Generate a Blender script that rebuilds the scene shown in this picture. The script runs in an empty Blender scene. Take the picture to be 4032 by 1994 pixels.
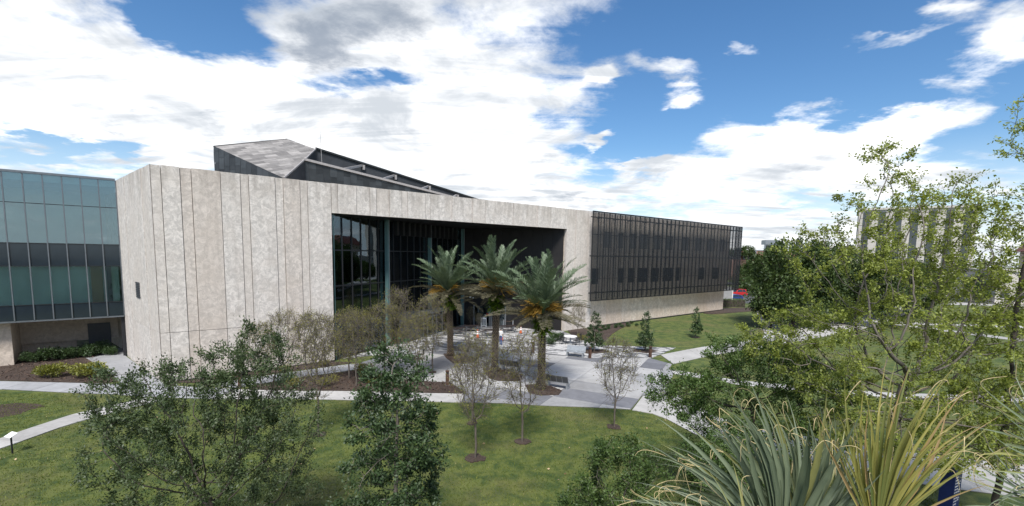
import bpy, math, random
import numpy as np
from mathutils import Vector, Matrix, Euler

# ---------------------------------------------------------------- camera, sky, sun, exposure
scene = bpy.context.scene
col = scene.collection
R = math.radians
CAM_H, PITCH, ROLL = 9.0, 0.103775, 0.017064
cam_data = bpy.data.cameras.new('camera')
cam = bpy.data.objects.new('camera', cam_data)
col.objects.link(cam)
cam_data.sensor_width = 36.0
cam_data.lens = 1850 / 4032 * 36.0
cam_data.shift_y = (1193.56 - 997) / 4032
cam_data.clip_start = 0.05
cam_data.clip_end = 3000
_cp, _sp, _cr, _sr = math.cos(PITCH), math.sin(PITCH), math.cos(ROLL), math.sin(ROLL)
_f = Vector((0, _cp, -_sp)); _rt = Vector((1, 0, 0)); _up = Vector((0, _sp, _cp))
_r = _rt * _cr + _up * _sr; _u = _up * _cr - _rt * _sr
cam.matrix_world = Matrix(((_r.x, _u.x, -_f.x, 0), (_r.y, _u.y, -_f.y, 0), (_r.z, _u.z, -_f.z, CAM_H), (0, 0, 0, 1)))
scene.camera = cam
scene.render.engine = 'CYCLES'
scene.cycles.use_denoising = True
scene.cycles.max_bounces = 8
scene.cycles.transparent_max_bounces = 24
scene.view_settings.view_transform = 'Standard'
scene.view_settings.look = 'None'
scene.view_settings.gamma = 1
scene.view_settings.use_curve_mapping = False
scene.view_settings.exposure = 1.26

SUN_DIR = Vector((-0.03, -0.60, 0.80)).normalized()      # towards the sun: high, behind the camera, veiled by cloud
sun_data = bpy.data.lights.new('sun', 'SUN')
sun_data.energy = 2.4
sun_data.angle = R(14)
sun_data.color = (1.0, 0.96, 0.9)
sun = bpy.data.objects.new('sun', sun_data)
col.objects.link(sun)
sun.rotation_euler = (-SUN_DIR).to_track_quat('-Z', 'Y').to_euler()

# cloud fields, given as directions: azimuth, elevation, tilt, half-width, half-height (radians), weight
BLOBS = [(-0.32, 0.41, 0.1, 0.17, 0.075, 0.75), (-0.43, 0.375, 0.1, 0.07, 0.05, 0.45), (-0.76, 0.283, 0.051, 0.182, 0.127, 0.9), (-0.659, 0.205, -0.001, 0.324, 0.094, 0.8), (-0.238, 0.237, -0.027, 0.476, 0.127, 0.7), (-0.08, 0.392, 0.028, 0.265, 0.174, 0.7), (0.047, 0.171, -0.164, 0.288, 0.095, 0.5), (-0.118, 0.136, 0.029, 0.164, 0.064, 0.4), (0.536, 0.037, -0.005, 0.502, 0.05, 0.6), (0.048, 0.099, 0.009, 0.207, 0.049, 0.45), (0.557, 0.174, 0.108, 0.146, 0.068, 0.9), (0.687, 0.214, 0.29, 0.099, 0.037, 0.8), (0.669, 0.138, 0.019, 0.122, 0.038, 0.5), (0.398, 0.127, -0.038, 0.138, 0.045, 0.5), (0.76, 0.298, 0.33, 0.075, 0.039, 0.9), (0.291, 0.367, -0.237, 0.068, 0.025, 0.9), (0.178, 0.35, -0.045, 0.035, 0.017, 0.75), (0.314, 0.286, -0.074, 0.055, 0.021, 0.9), (0.179, 0.231, 0.056, 0.047, 0.012, 0.95), (0.224, 0.184, -0.025, 0.031, 0.012, 0.9), (0.626, 0.347, -0.071, 0.116, 0.014, 0.95), (0.431, 0.358, -0.291, 0.062, 0.014, 0.95), (0.713, 0.363, -0.264, 0.034, 0.015, 0.9), (0.316, 0.319, -0.084, 0.044, 0.017, 0.85), (0.251, 0.412, 0.652, 0.164, 0.029, 0.4), (0.279, 0.161, 0.414, 0.146, 0.023, 0.4), (-0.559, 0.36, -0.145, 0.127, 0.039, -1.1), (-0.635, 0.364, 0.255, 0.032, 0.027, -0.5), (-0.29, 0.313, 0.019, 0.105, 0.024, -0.9), (-0.739, 0.142, -0.036, 0.119, 0.016, -0.9), (0.346, 0.414, 0.101, 0.166, 0.078, -0.5), (0.547, 0.302, -0.164, 0.24, 0.068, -0.9), (0.244, 0.244, -0.047, 0.137, 0.073, -0.9), (0.48, 0.395, -0.181, 0.246, 0.047, -0.8), (0.169, 0.171, -0.511, 0.097, 0.038, -0.4), (0.799, 0.223, -0.197, 0.032, 0.037, -0.6), (0.322, 0.204, -0.053, 0.11, 0.029, -0.4)]
GREYS = [(-0.361, 0.354, 0.054, 0.125, 0.040, 1.25), (-0.266, 0.422, 0.107, 0.15, 0.045, 0.9), (-0.40, 0.40, 0.162, 0.20, 0.05, 0.75), (-0.719, 0.171, -0.172, 0.043, 0.021, 0.8), (-0.565, 0.23, -0.034, 0.021, 0.014, 0.8), (-0.637, 0.227, 0.179, 0.027, 0.009, 0.5), (-0.175, 0.241, -0.03, 0.16, 0.03, 0.2), (0.089, 0.116, 0.004, 0.131, 0.024, 0.3), (0.558, 0.154, 0.021, 0.115, 0.027, 0.22)]


class NT:
    """Small node-graph helper: every method returns an output socket."""
    def __init__(s, tree):
        s.t = tree; s.L = tree.links

    def put(s, sock, v):
        if v is None:
            return
        if hasattr(v, 'is_linked') or isinstance(v, bpy.types.NodeSocket):
            s.L.new(v, sock)
        else:
            sock.default_value = v

    def node(s, typ, ins=None, **props):
        n = s.t.nodes.new(typ)
        for k, v in props.items():
            setattr(n, k, v)
        for k, v in (ins or {}).items():
            s.put(n.inputs[k], v)
        return n

    def math(s, op, a, b=None, c=None, clamp=False):
        n = s.node('ShaderNodeMath', operation=op, use_clamp=clamp)
        s.put(n.inputs[0], a); s.put(n.inputs[1], b); s.put(n.inputs[2], c)
        return n.outputs[0]

    def vmath(s, op, a, b=None, out=0):
        n = s.node('ShaderNodeVectorMath', operation=op)
        s.put(n.inputs[0], a); s.put(n.inputs[1], b)
        return n.outputs[out]

    def scale(s, v, k):
        n = s.node('ShaderNodeVectorMath', operation='SCALE')
        if isinstance(v, tuple): v = v[:3]
        s.put(n.inputs[0], v); s.put(n.inputs['Scale'], k)
        return n.outputs[0]

    def noise(s, vec, scale, detail=6, rough=0.55, dist=0.0, lac=2.0):
        n = s.node('ShaderNodeTexNoise', {'Vector': vec, 'Scale': scale, 'Detail': detail, 'Roughness': rough, 'Distortion': dist, 'Lacunarity': lac})
        return n.outputs[0]

    def voro(s, vec, scale, feature='F1', out=0):
        n = s.node('ShaderNodeTexVoronoi', {'Vector': vec, 'Scale': scale}, feature=feature)
        return n.outputs[out]

    def ramp(s, v, a, b, lo=0.0, hi=1.0, smooth=True):
        n = s.node('ShaderNodeMapRange', interpolation_type='SMOOTHSTEP' if smooth else 'LINEAR')
        for i, x in enumerate((v, a, b, lo, hi)):
            s.put(n.inputs[i], x)
        return n.outputs[0]

    def mix(s, fac, a, b, mode='MIX'):
        n = s.node('ShaderNodeMix', data_type='RGBA', blend_type=mode)
        s.put(n.inputs[0], fac); s.put(n.inputs[6], a); s.put(n.inputs[7], b)
        return n.outputs[2]

    def mapping(s, vec, loc=(0, 0, 0), rot=(0, 0, 0), sc=(1, 1, 1), vt='POINT'):
        n = s.node('ShaderNodeMapping', vector_type=vt)
        s.put(n.inputs[0], vec); n.inputs[1].default_value = loc; n.inputs[2].default_value = rot; n.inputs[3].default_value = sc
        return n.outputs[0]


def C4(r, g=None, b=None):
    return (r, r if g is None else g, r if b is None else b, 1.0)


def build_world():
    w = bpy.data.worlds.new('World')
    scene.world = w
    w.use_nodes = True
    t = w.node_tree
    t.nodes.clear()
    N = NT(t)
    sky = N.node('ShaderNodeTexSky', sky_type='NISHITA', sun_disc=False, sun_elevation=math.asin(SUN_DIR.z),
                 sun_rotation=math.atan2(SUN_DIR.x, SUN_DIR.y), altitude=0, air_density=1.0, dust_density=0.6, ozone_density=3.0)
    d = N.node('ShaderNodeTexCoord').outputs['Generated']
    sep = N.node('ShaderNodeSeparateXYZ', {0: d})
    x, y, z = sep.outputs
    az = N.math('ARCTAN2', x, y)
    el = N.math('ARCSINE', z)
    ae = N.node('ShaderNodeCombineXYZ', {0: az, 1: el, 2: 0.0}).outputs[0]
    zz = N.math('ADD', N.math('MAXIMUM', z, 0.0), 0.13)
    pl = N.node('ShaderNodeCombineXYZ', {0: N.math('DIVIDE', x, zz), 1: N.math('DIVIDE', y, zz), 2: 0.3}).outputs[0]
    n1 = N.noise(pl, 1.15, 7, 0.6, 0.35)
    n2 = N.noise(N.mapping(pl, (4.1, 2.2, 0), (0, 0, 0.6), (1, 1, 1)), 3.8, 7, 0.66, 0.25)
    wis = N.noise(N.mapping(pl, (0, 0, 0), (0, 0, -0.75), (0.5, 2.6, 1)), 1.5, 5, 0.6, 0.8)
    aw = N.vmath('ADD', ae, N.scale(N.vmath('SUBTRACT', N.node('ShaderNodeTexNoise', {'Vector': pl, 'Scale': 2.6, 'Detail': 5, 'Roughness': 0.6}).outputs['Color'], (0.5, 0.5, 0.5)), 0.13))

    def field(lst):
        tot = None
        for (a, e, rot, sa, sb, wt) in lst:
            m = N.mapping(aw, (a, e, 0), (0, 0, rot), (sa, sb, 1), 'TEXTURE')
            v = N.math('MULTIPLY', N.ramp(N.vmath('LENGTH', m, None, 1), 1.35, 0.15), wt)
            tot = v if tot is None else N.math('ADD', tot, v)
        return tot
    cov = field(BLOBS)
    grey = field(GREYS)
    nn = N.math('ADD', N.math('ADD', N.math('MULTIPLY', N.math('SUBTRACT', n1, 0.5), 2.3), N.math('MULTIPLY', N.math('SUBTRACT', n2, 0.5), 1.35)), N.math('MULTIPLY', N.math('SUBTRACT', wis, 0.5), 1.3))
    dens = N.math('ADD', N.math('ADD', N.math('MULTIPLY', cov, 0.82), nn), -0.02)
    mask = N.ramp(dens, -0.16, 0.58)
    thick = N.ramp(dens, 0.35, 1.5)
    # body shading of the clouds: grey undersides where they are thick, bright rims elsewhere
    gv = N.math('ADD', N.math('MULTIPLY', grey, 0.42), N.math('ADD', N.math('MULTIPLY', N.math('SUBTRACT', n2, 0.5), 1.9), N.math('MULTIPLY', N.math('SUBTRACT', n1, 0.5), 1.1)))
    gr = N.math('MULTIPLY', N.math('MULTIPLY', N.ramp(gv, 0.0, 0.78), N.ramp(grey, 0.0, 0.35)), 0.88)
    soft = N.math('MULTIPLY', N.ramp(N.math('ADD', N.math('MULTIPLY', N.noise(N.mapping(pl, (7, 3, 1)), 1.7, 6, 0.62, 0.5), 0.6), N.math('MULTIPLY', wis, 0.4)), 0.40, 0.62), 1.0)
    ccol = N.mix(soft, C4(0.60, 0.60, 0.60), C4(0.29, 0.31, 0.335))
    ccol = N.mix(gr, ccol, C4(0.13, 0.155, 0.195))
    blue = N.scale(N.node('ShaderNodeHueSaturation', {'Hue': 0.5, 'Saturation': 1.22, 'Value': 1.0, 'Color': sky.outputs[0]}).outputs[0], 0.062)
    hz = N.ramp(el, 0.22, 0.0)
    blue = N.mix(N.math('MULTIPLY', hz, 0.75), blue, C4(0.36, 0.42, 0.48))
    final = N.mix(mask, blue, ccol)
    bg = N.node('ShaderNodeBackground', {'Color': final, 'Strength': 1.0})
    o = N.node('ShaderNodeOutputWorld')
    N.L.new(bg.outputs[0], o.inputs[0])
    w.cycles.sampling_method = 'MANUAL'
    w.cycles.sample_map_resolution = 256


build_world()

# ---------------------------------------------------------------- helpers
rnd = random.Random(11)
nrng = np.random.default_rng(5)
MATS = {}


def tag(o, label=None, cat=None, group=None, kind=None):
    if label: o['label'] = label
    if cat: o['category'] = cat
    if group: o['group'] = group
    if kind: o['kind'] = kind
    return o


def empty(name, loc=(0, 0, 0), rz=0.0):
    o = bpy.data.objects.new(name, None)
    o.empty_display_size = 0.3
    o.location = loc
    o.rotation_euler = (0, 0, rz)
    col.objects.link(o)
    return o


def link(name, me, parent=None, loc=None, rot=None, sc=None):
    o = bpy.data.objects.new(name, me)
    col.objects.link(o)
    if parent is not None: o.parent = parent
    if loc is not None: o.location = loc
    if rot is not None: o.rotation_euler = rot
    if sc is not None: o.scale = (sc, sc, sc) if not hasattr(sc, '__len__') else sc
    return o


def copy_tree(o, parent=None):
    c = o.copy()
    col.objects.link(c)
    c.parent = parent
    for ch in list(o.children):
        copy_tree(ch, c)
    return c


class MB:
    """Collects faces for one mesh."""
    def __init__(s):
        s.v = []; s.f = []; s.mi = []; s.cur = 0

    def add(s, vs, fs):
        b = len(s.v)
        s.v += [tuple(p) for p in vs]
        for f in fs:
            s.f.append(tuple(b + i for i in f)); s.mi.append(s.cur)
        return s

    def box(s, x0, x1, y0, y1, z0, z1):
        return s.add([(x0, y0, z0), (x1, y0, z0), (x1, y1, z0), (x0, y1, z0), (x0, y0, z1), (x1, y0, z1), (x1, y1, z1), (x0, y1, z1)],
                     [(3, 2, 1, 0), (4, 5, 6, 7), (0, 1, 5, 4), (1, 2, 6, 5), (2, 3, 7, 6), (3, 0, 4, 7)])

    def cbox(s, c, ax, ay, az, hx, hy, hz):
        c, ax, ay, az = Vector(c), Vector(ax), Vector(ay), Vector(az)
        vs = [c + ax * (sx * hx) + ay * (sy * hy) + az * (sz * hz) for sz in (-1, 1) for sx, sy in ((-1, -1), (1, -1), (1, 1), (-1, 1))]
        return s.add(vs, [(3, 2, 1, 0), (4, 5, 6, 7), (0, 1, 5, 4), (1, 2, 6, 5), (2, 3, 7, 6), (3, 0, 4, 7)])

    def bar(s, a, b, w, h=None, up=(0, 0, 1)):
        a, b = Vector(a), Vector(b); d = b - a; L = d.length; d /= L
        up = Vector(up)
        if abs(d.dot(up)) > 0.95: up = Vector((0, 1, 0))
        sd = d.cross(up).normalized(); u = sd.cross(d)
        return s.cbox((a + b) / 2, d, sd, u, L / 2, w / 2, (h or w) / 2)

    def prism(s, poly, z0, z1):
        ar = sum(poly[i][0] * poly[(i + 1) % len(poly)][1] - poly[(i + 1) % len(poly)][0] * poly[i][1] for i in range(len(poly)))
        p = list(poly) if ar > 0 else list(poly)[::-1]
        n = len(p)
        vs = [(q[0], q[1], z0) for q in p] + [(q[0], q[1], z1) for q in p]
        fs = [tuple(range(n - 1, -1, -1)), tuple(range(n, 2 * n))] + [(i, (i + 1) % n, n + (i + 1) % n, n + i) for i in range(n)]
        return s.add(vs, fs)

    def solid(s, poly3, nrm, th):
        """flat 3-D polygon thickened backwards along its normal"""
        n = len(poly3); nv = Vector(nrm)
        a = [Vector(p) for p in poly3]
        vs = [p for p in a] + [p - nv * th for p in a]
        c = Vector((0, 0, 0))
        for i in range(n): c += a[i].cross(a[(i + 1) % n])
        if c.dot(nv) < 0:
            a = a[::-1]; vs = a + [p - nv * th for p in a]
        fs = [tuple(range(n)), tuple(range(2 * n - 1, n - 1, -1))] + [(i, n + i, n + (i + 1) % n, (i + 1) % n) for i in range(n)]
        return s.add(vs, fs)

    def tube(s, pts, rad, n=8, cap=True):
        pts = [Vector(p) for p in pts]
        if not hasattr(rad, '__len__'): rad = [rad] * len(pts)
        rings = []; prev = None
        for i, p in enumerate(pts):
            d = (pts[min(i + 1, len(pts) - 1)] - pts[max(i - 1, 0)])
            d = d.normalized() if d.length > 1e-9 else Vector((0, 0, 1))
            if prev is None:
                a = d.orthogonal().normalized()
            else:
                a = (prev - d * prev.dot(d))
                a = a.normalized() if a.length > 1e-6 else d.orthogonal().normalized()
            prev = a; b = d.cross(a)
            rings.append([p + (a * math.cos(2 * math.pi * k / n) + b * math.sin(2 * math.pi * k / n)) * rad[i] for k in range(n)])
        vs = [q for r in rings for q in r]
        fs = [(i * n + k, i * n + (k + 1) % n, (i + 1) * n + (k + 1) % n, (i + 1) * n + k) for i in range(len(pts) - 1) for k in range(n)]
        if cap:
            fs += [tuple(range(n - 1, -1, -1)), tuple(range((len(pts) - 1) * n, len(pts) * n))]
        return s.add(vs, fs)

    def lathe(s, prof, n=20, c=(0, 0, 0)):
        vs = [(c[0] + r * math.cos(2 * math.pi * k / n), c[1] + r * math.sin(2 * math.pi * k / n), c[2] + z) for r, z in prof for k in range(n)]
        fs = [(i * n + k, i * n + (k + 1) % n, (i + 1) * n + (k + 1) % n, (i + 1) * n + k) for i in range(len(prof) - 1) for k in range(n)]
        fs += [tuple(range(n - 1, -1, -1)), tuple(range((len(prof) - 1) * n, len(prof) * n))]
        return s.add(vs, fs)

    def mesh(s, name, mats, smooth=False):
        me = bpy.data.meshes.new(name)
        me.from_pydata(s.v, [], s.f)
        for m in (mats if isinstance(mats, (list, tuple)) else [mats]): me.materials.append(m)
        if any(s.mi): me.polygons.foreach_set('material_index', s.mi)
        if smooth: me.polygons.foreach_set('use_smooth', [True] * len(me.polygons))
        me.update()
        return me

    def build(s, name, mats, parent=None, loc=None, rot=None, smooth=False):
        return link(name, s.mesh(name, mats, smooth), parent, loc, rot)


def clip_poly(poly, cell):
    """Sutherland-Hodgman: poly (2-D, any) by convex counter-clockwise cell"""
    out = list(poly)
    for i in range(len(cell)):
        a, b = cell[i], cell[(i + 1) % len(cell)]
        ex, ey = b[0] - a[0], b[1] - a[1]
        inp, out = out, []
        if not inp: return []
        for j in range(len(inp)):
            p, q = inp[j], inp[(j + 1) % len(inp)]
            dp = ex * (p[1] - a[1]) - ey * (p[0] - a[0]); dq = ex * (q[1] - a[1]) - ey * (q[0] - a[0])
            if dp >= 0: out.append(p)
            if (dp >= 0) != (dq >= 0):
                t = dp / (dp - dq); out.append((p[0] + t * (q[0] - p[0]), p[1] + t * (q[1] - p[1])))
    res = []
    for p in out:
        if not res or abs(p[0] - res[-1][0]) + abs(p[1] - res[-1][1]) > 1e-3: res.append(p)
    if len(res) > 1 and abs(res[0][0] - res[-1][0]) + abs(res[0][1] - res[-1][1]) < 1e-3: res.pop()
    if len(res) < 3: return []
    ar = abs(sum(res[i][0] * res[(i + 1) % len(res)][1] - res[(i + 1) % len(res)][0] * res[i][1] for i in range(len(res)))) / 2
    return res if ar > 0.004 else []


def tile_face(poly3, ax, w, h, gap, th, proud, mat, name, parent, stagger=0.5, jitter=0.0, seed=1):
    """lay separate plates over a flat 3-D polygon; ax = direction of a plate's long side"""
    P = [Vector(p) for p in poly3]
    nv = Vector((0, 0, 0))
    for i in range(len(P)): nv += P[i].cross(P[(i + 1) % len(P)])
    nv.normalize()
    if nv.z < -0.3 or (abs(nv.z) <= 0.3 and nv.y > 0 and abs(nv.y) > 0.1): nv = -nv
    ax = Vector(ax); ax = (ax - nv * ax.dot(nv)).normalized(); ay = nv.cross(ax)
    o = P[0]
    p2 = [((p - o).dot(ax), (p - o).dot(ay)) for p in P]
    x0, x1 = min(p[0] for p in p2), max(p[0] for p in p2); y0, y1 = min(p[1] for p in p2), max(p[1] for p in p2)
    rg = random.Random(seed); made = []
    j = 0; y = y0
    while y < y1:
        x = x0 - (w * stagger if j % 2 else 0) - (rg.random() * w * jitter)
        while x < x1:
            c = clip_poly(p2, [(x + gap / 2, y + gap / 2), (x + w - gap / 2, y + gap / 2), (x + w - gap / 2, y + h - gap / 2), (x + gap / 2, y + h - gap / 2)])
            if c:
                m = MB(); pr = proud + rg.random() * 0.006
                m.solid([o + ax * q[0] + ay * q[1] + nv * pr for q in c], nv, th)
                made.append(m.build(name, mat, parent))
            x += w
        y += h; j += 1
    return made


# ---------------------------------------------------------------- materials
def material(name, fn):
    m = bpy.data.materials.new(name)
    m.use_nodes = True
    t = m.node_tree
    t.nodes.clear()
    N = NT(t)
    out = N.node('ShaderNodeOutputMaterial')
    fn(N, out)
    MATS[name] = m
    return m


def principled(N, out, **ins):
    p = N.node('ShaderNodeBsdfPrincipled')
    for k, v in ins.items():
        N.put(p.inputs[k.replace('_', ' ')], v)
    N.L.new(p.outputs[0], out.inputs[0])
    return p


def bump(N, h, strength=0.3, dist=0.02):
    return N.node('ShaderNodeBump', {'Strength': strength, 'Distance': dist, 'Height': h}).outputs[0]


def obj_rand(N):
    return N.node('ShaderNodeObjectInfo').outputs['Random']


def coords(N, which='Object'):
    return N.node('ShaderNodeTexCoord').outputs[which]


def world_pos(N):
    return N.node('ShaderNodeNewGeometry').outputs['Position']


def mat_concrete(name, base, tan, rough_look=1.0):
    def fn(N, out):
        c = coords(N)
        r = obj_rand(N)
        cc = N.vmath('ADD', c, N.node('ShaderNodeCombineXYZ', {0: N.math('MULTIPLY', r, 37.0), 1: 0.0, 2: N.math('MULTIPLY', r, 19.0)}).outputs[0])
        wp = N.vmath('ADD', cc, N.scale(N.vmath('SUBTRACT', N.node('ShaderNodeTexNoise', {'Vector': cc, 'Scale': 1.3, 'Detail': 4}).outputs['Color'], (.5, .5, .5)), 0.7))
        worm = N.noise(N.mapping(cc, sc=(1, 1, 1.5)), 1.9, 5, 0.62, 2.2)
        veins = N.ramp(N.math('ABSOLUTE', N.math('SUBTRACT', worm, 0.5)), 0.0, 0.022, 1.0, 0.0)
        big = N.noise(cc, 0.55, 5, 0.6)
        mid = N.noise(wp, 3.0, 8, 0.74, 0.9)
        fine = N.noise(cc, 14.0, 5, 0.7)
        streak = N.noise(N.mapping(cc, sc=(3.2, 3.2, 0.13)), 1.0, 6, 0.65)
        colr = N.mix(N.ramp(mid, 0.36, 0.66), C4(*[v * 0.74 for v in base]), C4(*[min(1, v * 1.2) for v in base]))
        colr = N.mix(N.math('MULTIPLY', N.ramp(big, 0.42, 0.66), 0.4), colr, C4(*tan))
        colr = N.mix(N.ramp(r, 0.45, 1.0, 0.0, 0.38), colr, C4(*tan))
        colr = N.mix(N.math('MULTIPLY', N.ramp(streak, 0.5, 0.75), 0.34), colr, C4(*[v * 0.62 for v in tan]))
        colr = N.mix(N.math('MULTIPLY', N.math('MULTIPLY', veins, N.ramp(fine, 0.4, 0.62)), 0.42 * rough_look), colr, C4(0.24, 0.21, 0.18))
        sepz = N.node('ShaderNodeSeparateXYZ', {0: c}).outputs[2]
        stain = N.math('MULTIPLY', N.ramp(sepz, 11.6, 14.2), N.ramp(N.noise(N.mapping(cc, sc=(1.6, 1.6, 0.25)), 1.0, 5, .6), 0.42, 0.62))
        colr = N.mix(N.math('MULTIPLY', stain, 0.42), colr, C4(0.22, 0.19, 0.16))
        colr = N.mix(N.ramp(fine, 0.3, 0.75, 0.12, 0.0), colr, C4(0.12))
        h = N.math('ADD', N.math('MULTIPLY', mid, 1.0), N.math('MULTIPLY', fine, 0.25))
        h = N.math('SUBTRACT', h, N.math('MULTIPLY', veins, 0.12))
        principled(N, out, Base_Color=colr, Roughness=0.85, Normal=bump(N, h, 0.4 * rough_look, 0.05))
    return material(name, fn)


def mat_simple(name, colr, rough=0.6, metal=0.0, noise=0.12, scale=6.0, bmp=0.0, rand=0.0, spec=None, coord='Object'):
    def fn(N, out):
        c = coords(N, coord)
        n = N.noise(c, scale, 5, 0.6)
        k = N.ramp(n, 0.25, 0.75, 1 - noise, 1 + noise)
        if rand:
            k = N.math('MULTIPLY', k, N.ramp(obj_rand(N), 0, 1, 1 - rand, 1 + rand, False))
        cl = N.scale(colr, k)
        ins = dict(Base_Color=cl, Roughness=rough, Metallic=metal)
        if bmp: ins['Normal'] = bump(N, n, bmp, 0.02)
        p = principled(N, out, **ins)
        if spec is not None: p.inputs['Specular IOR Level'].default_value = spec
    return material(name, fn)


def mat_glass(name, tint, refl=0.12, rough=0.0):
    def fn(N, out):
        tr = N.node('ShaderNodeBsdfTransparent', {'Color': C4(*tint)})
        wave = N.noise(N.vmath('ADD', coords(N), N.scale(N.node('ShaderNodeCombineXYZ', {0: obj_rand(N), 1: obj_rand(N), 2: obj_rand(N)}).outputs[0], 50.0)), 0.5, 2, 0.5)
        nb = bump(N, wave, 0.25, 0.02)
        gl = N.node('ShaderNodeBsdfGlossy', {'Color': C4(0.76, 0.87, 0.95), 'Roughness': rough, 'Normal': nb})
        fr = N.node('ShaderNodeFresnel', {'IOR': 1.5}).outputs[0]
        fac = N.math('ADD', N.math('MULTIPLY', fr, 0.9), refl, clamp=True)
        mx = N.node('ShaderNodeMixShader', {0: fac})
        N.L.new(tr.outputs[0], mx.inputs[1]); N.L.new(gl.outputs[0], mx.inputs[2])
        N.L.new(mx.outputs[0], out.inputs[0])
    return material(name, fn)


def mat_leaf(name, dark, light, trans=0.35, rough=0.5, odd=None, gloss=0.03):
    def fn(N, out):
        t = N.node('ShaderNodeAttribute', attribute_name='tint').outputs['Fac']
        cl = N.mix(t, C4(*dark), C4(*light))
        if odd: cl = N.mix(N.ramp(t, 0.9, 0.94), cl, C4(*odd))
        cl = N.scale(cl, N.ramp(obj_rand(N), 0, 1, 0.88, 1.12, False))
        df = N.node('ShaderNodeBsdfDiffuse', {'Color': cl})
        tl = N.node('ShaderNodeBsdfTranslucent', {'Color': N.mix(0.5, cl, C4(light[0] * 1.3, light[1] * 1.3, light[2] * 0.7))})
        m1 = N.node('ShaderNodeMixShader', {0: trans}); N.L.new(df.outputs[0], m1.inputs[1]); N.L.new(tl.outputs[0], m1.inputs[2])
        gl = N.node('ShaderNodeBsdfGlossy', {'Color': C4(1.0), 'Roughness': 0.6})
        m2 = N.node('ShaderNodeMixShader', {0: gloss * 0.5}); N.L.new(m1.outputs[0], m2.inputs[1]); N.L.new(gl.outputs[0], m2.inputs[2])
        N.L.new(m2.outputs[0], out.inputs[0])
    return material(name, fn)


def mat_lawn():
    def fn(N, out):
        p = world_pos(N)
        a = N.noise(p, 0.22, 5, 0.6); b = N.noise(p, 1.4, 6, 0.65, 0.4); c = N.noise(N.mapping(p, sc=(1, 1.6, 1)), 9.0, 6, 0.7)
        f = N.noise(p, 46.0, 3, 0.7)
        cl = N.mix(N.ramp(b, 0.38, 0.62), C4(0.042, 0.078, 0.012), C4(0.132, 0.160, 0.030))
        cl = N.mix(N.math('MULTIPLY', N.ramp(a, 0.45, 0.7), 0.6), cl, C4(0.175, 0.150, 0.055))
        cl = N.mix(N.ramp(c, 0.55, 0.78, 0, 0.65), cl, C4(0.17, 0.155, 0.06))
        cl = N.mix(N.ramp(c, 0.45, 0.22, 0, 0.6), cl, C4(0.020, 0.042, 0.010))
        cl = N.mix(N.ramp(f, 0.3, 0.7, 0.45, 0.0), cl, C4(0.018, 0.032, 0.008))
        principled(N, out, Base_Color=cl, Roughness=0.9, Normal=bump(N, N.math('ADD', c, f), 0.7, 0.05))
    return material('lawn', fn)


def mat_mulch():
    def fn(N, out):
        p = world_pos(N)
        a = N.noise(p, 0.8, 5, 0.6); c = N.voro(p, 22.0, 'F1', 1); f = N.noise(p, 18.0, 5, 0.75)
        v = N.node('ShaderNodeSeparateXYZ', {0: c}).outputs[0]
        cl = N.mix(v, C4(0.020, 0.013, 0.010), C4(0.072, 0.046, 0.035))
        cl = N.mix(N.ramp(a, 0.45, 0.65, 0, 0.5), cl, C4(0.085, 0.062, 0.046))
        cl = N.mix(N.ramp(f, 0.55, 0.7, 0, 0.5), cl, C4(0.11, 0.09, 0.072))
        principled(N, out, Base_Color=cl, Roughness=0.95, Normal=bump(N, f, 0.9, 0.06))
    return material('mulch', fn)


def mat_slab(name, base, var=0.1):
    def fn(N, out):
        p = world_pos(N)
        a = N.noise(p, 0.6, 5, 0.6, 0.3); b = N.noise(p, 3.5, 6, 0.65); f = N.noise(p, 30.0, 4, 0.7)
        k = N.math('ADD', N.ramp(a, 0.3, 0.7, 1 - var, 1 + var), N.ramp(b, 0.3, 0.7, -var * 0.8, var * 0.8))
        k = N.math('MULTIPLY', k, N.ramp(obj_rand(N), 0, 1, 0.84, 1.08, False))
        cl = N.scale(C4(*base), k)
        cl = N.mix(N.math('MULTIPLY', N.ramp(N.noise(p, 1.1, 7, 0.7, 1.0), 0.58, 0.75), 0.3), cl, C4(*[v * 0.55 for v in base]))
        cl = N.mix(N.ramp(f, 0.55, 0.8, 0.0, 0.25), cl, C4(*[v * 0.6 for v in base]))
        principled(N, out, Base_Color=cl, Roughness=0.8, Normal=bump(N, f, 0.2, 0.01))
    return material(name, fn)


def mat_paver():
    def fn(N, out):
        p = N.mapping(world_pos(N), rot=(0, 0, 0.5))
        br = N.node('ShaderNodeTexBrick', {'Vector': p, 'Color1': C4(0.0), 'Color2': C4(1.0), 'Mortar': C4(0.5), 'Scale': 1.0, 'Mortar Size': 0.012, 'Bias': 0.0, 'Brick Width': 0.9, 'Row Height': 0.3})
        br.offset = 0.37
        n = N.noise(p, 1.0, 4, 0.6)
        g = N.node('ShaderNodeSeparateXYZ', {0: br.outputs[0]}).outputs[0]
        v = N.math('ADD', g, N.math('MULTIPLY', N.math('SUBTRACT', n, 0.5), 0.8))
        cl = N.mix(N.ramp(v, 0.25, 0.75), C4(0.12, 0.122, 0.128), C4(0.50, 0.495, 0.49))
        cl = N.mix(br.outputs[1], cl, C4(0.10))
        principled(N, out, Base_Color=cl, Roughness=0.75, Normal=bump(N, br.outputs[1], -0.4, 0.01))
    return material('pavers', fn)


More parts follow.
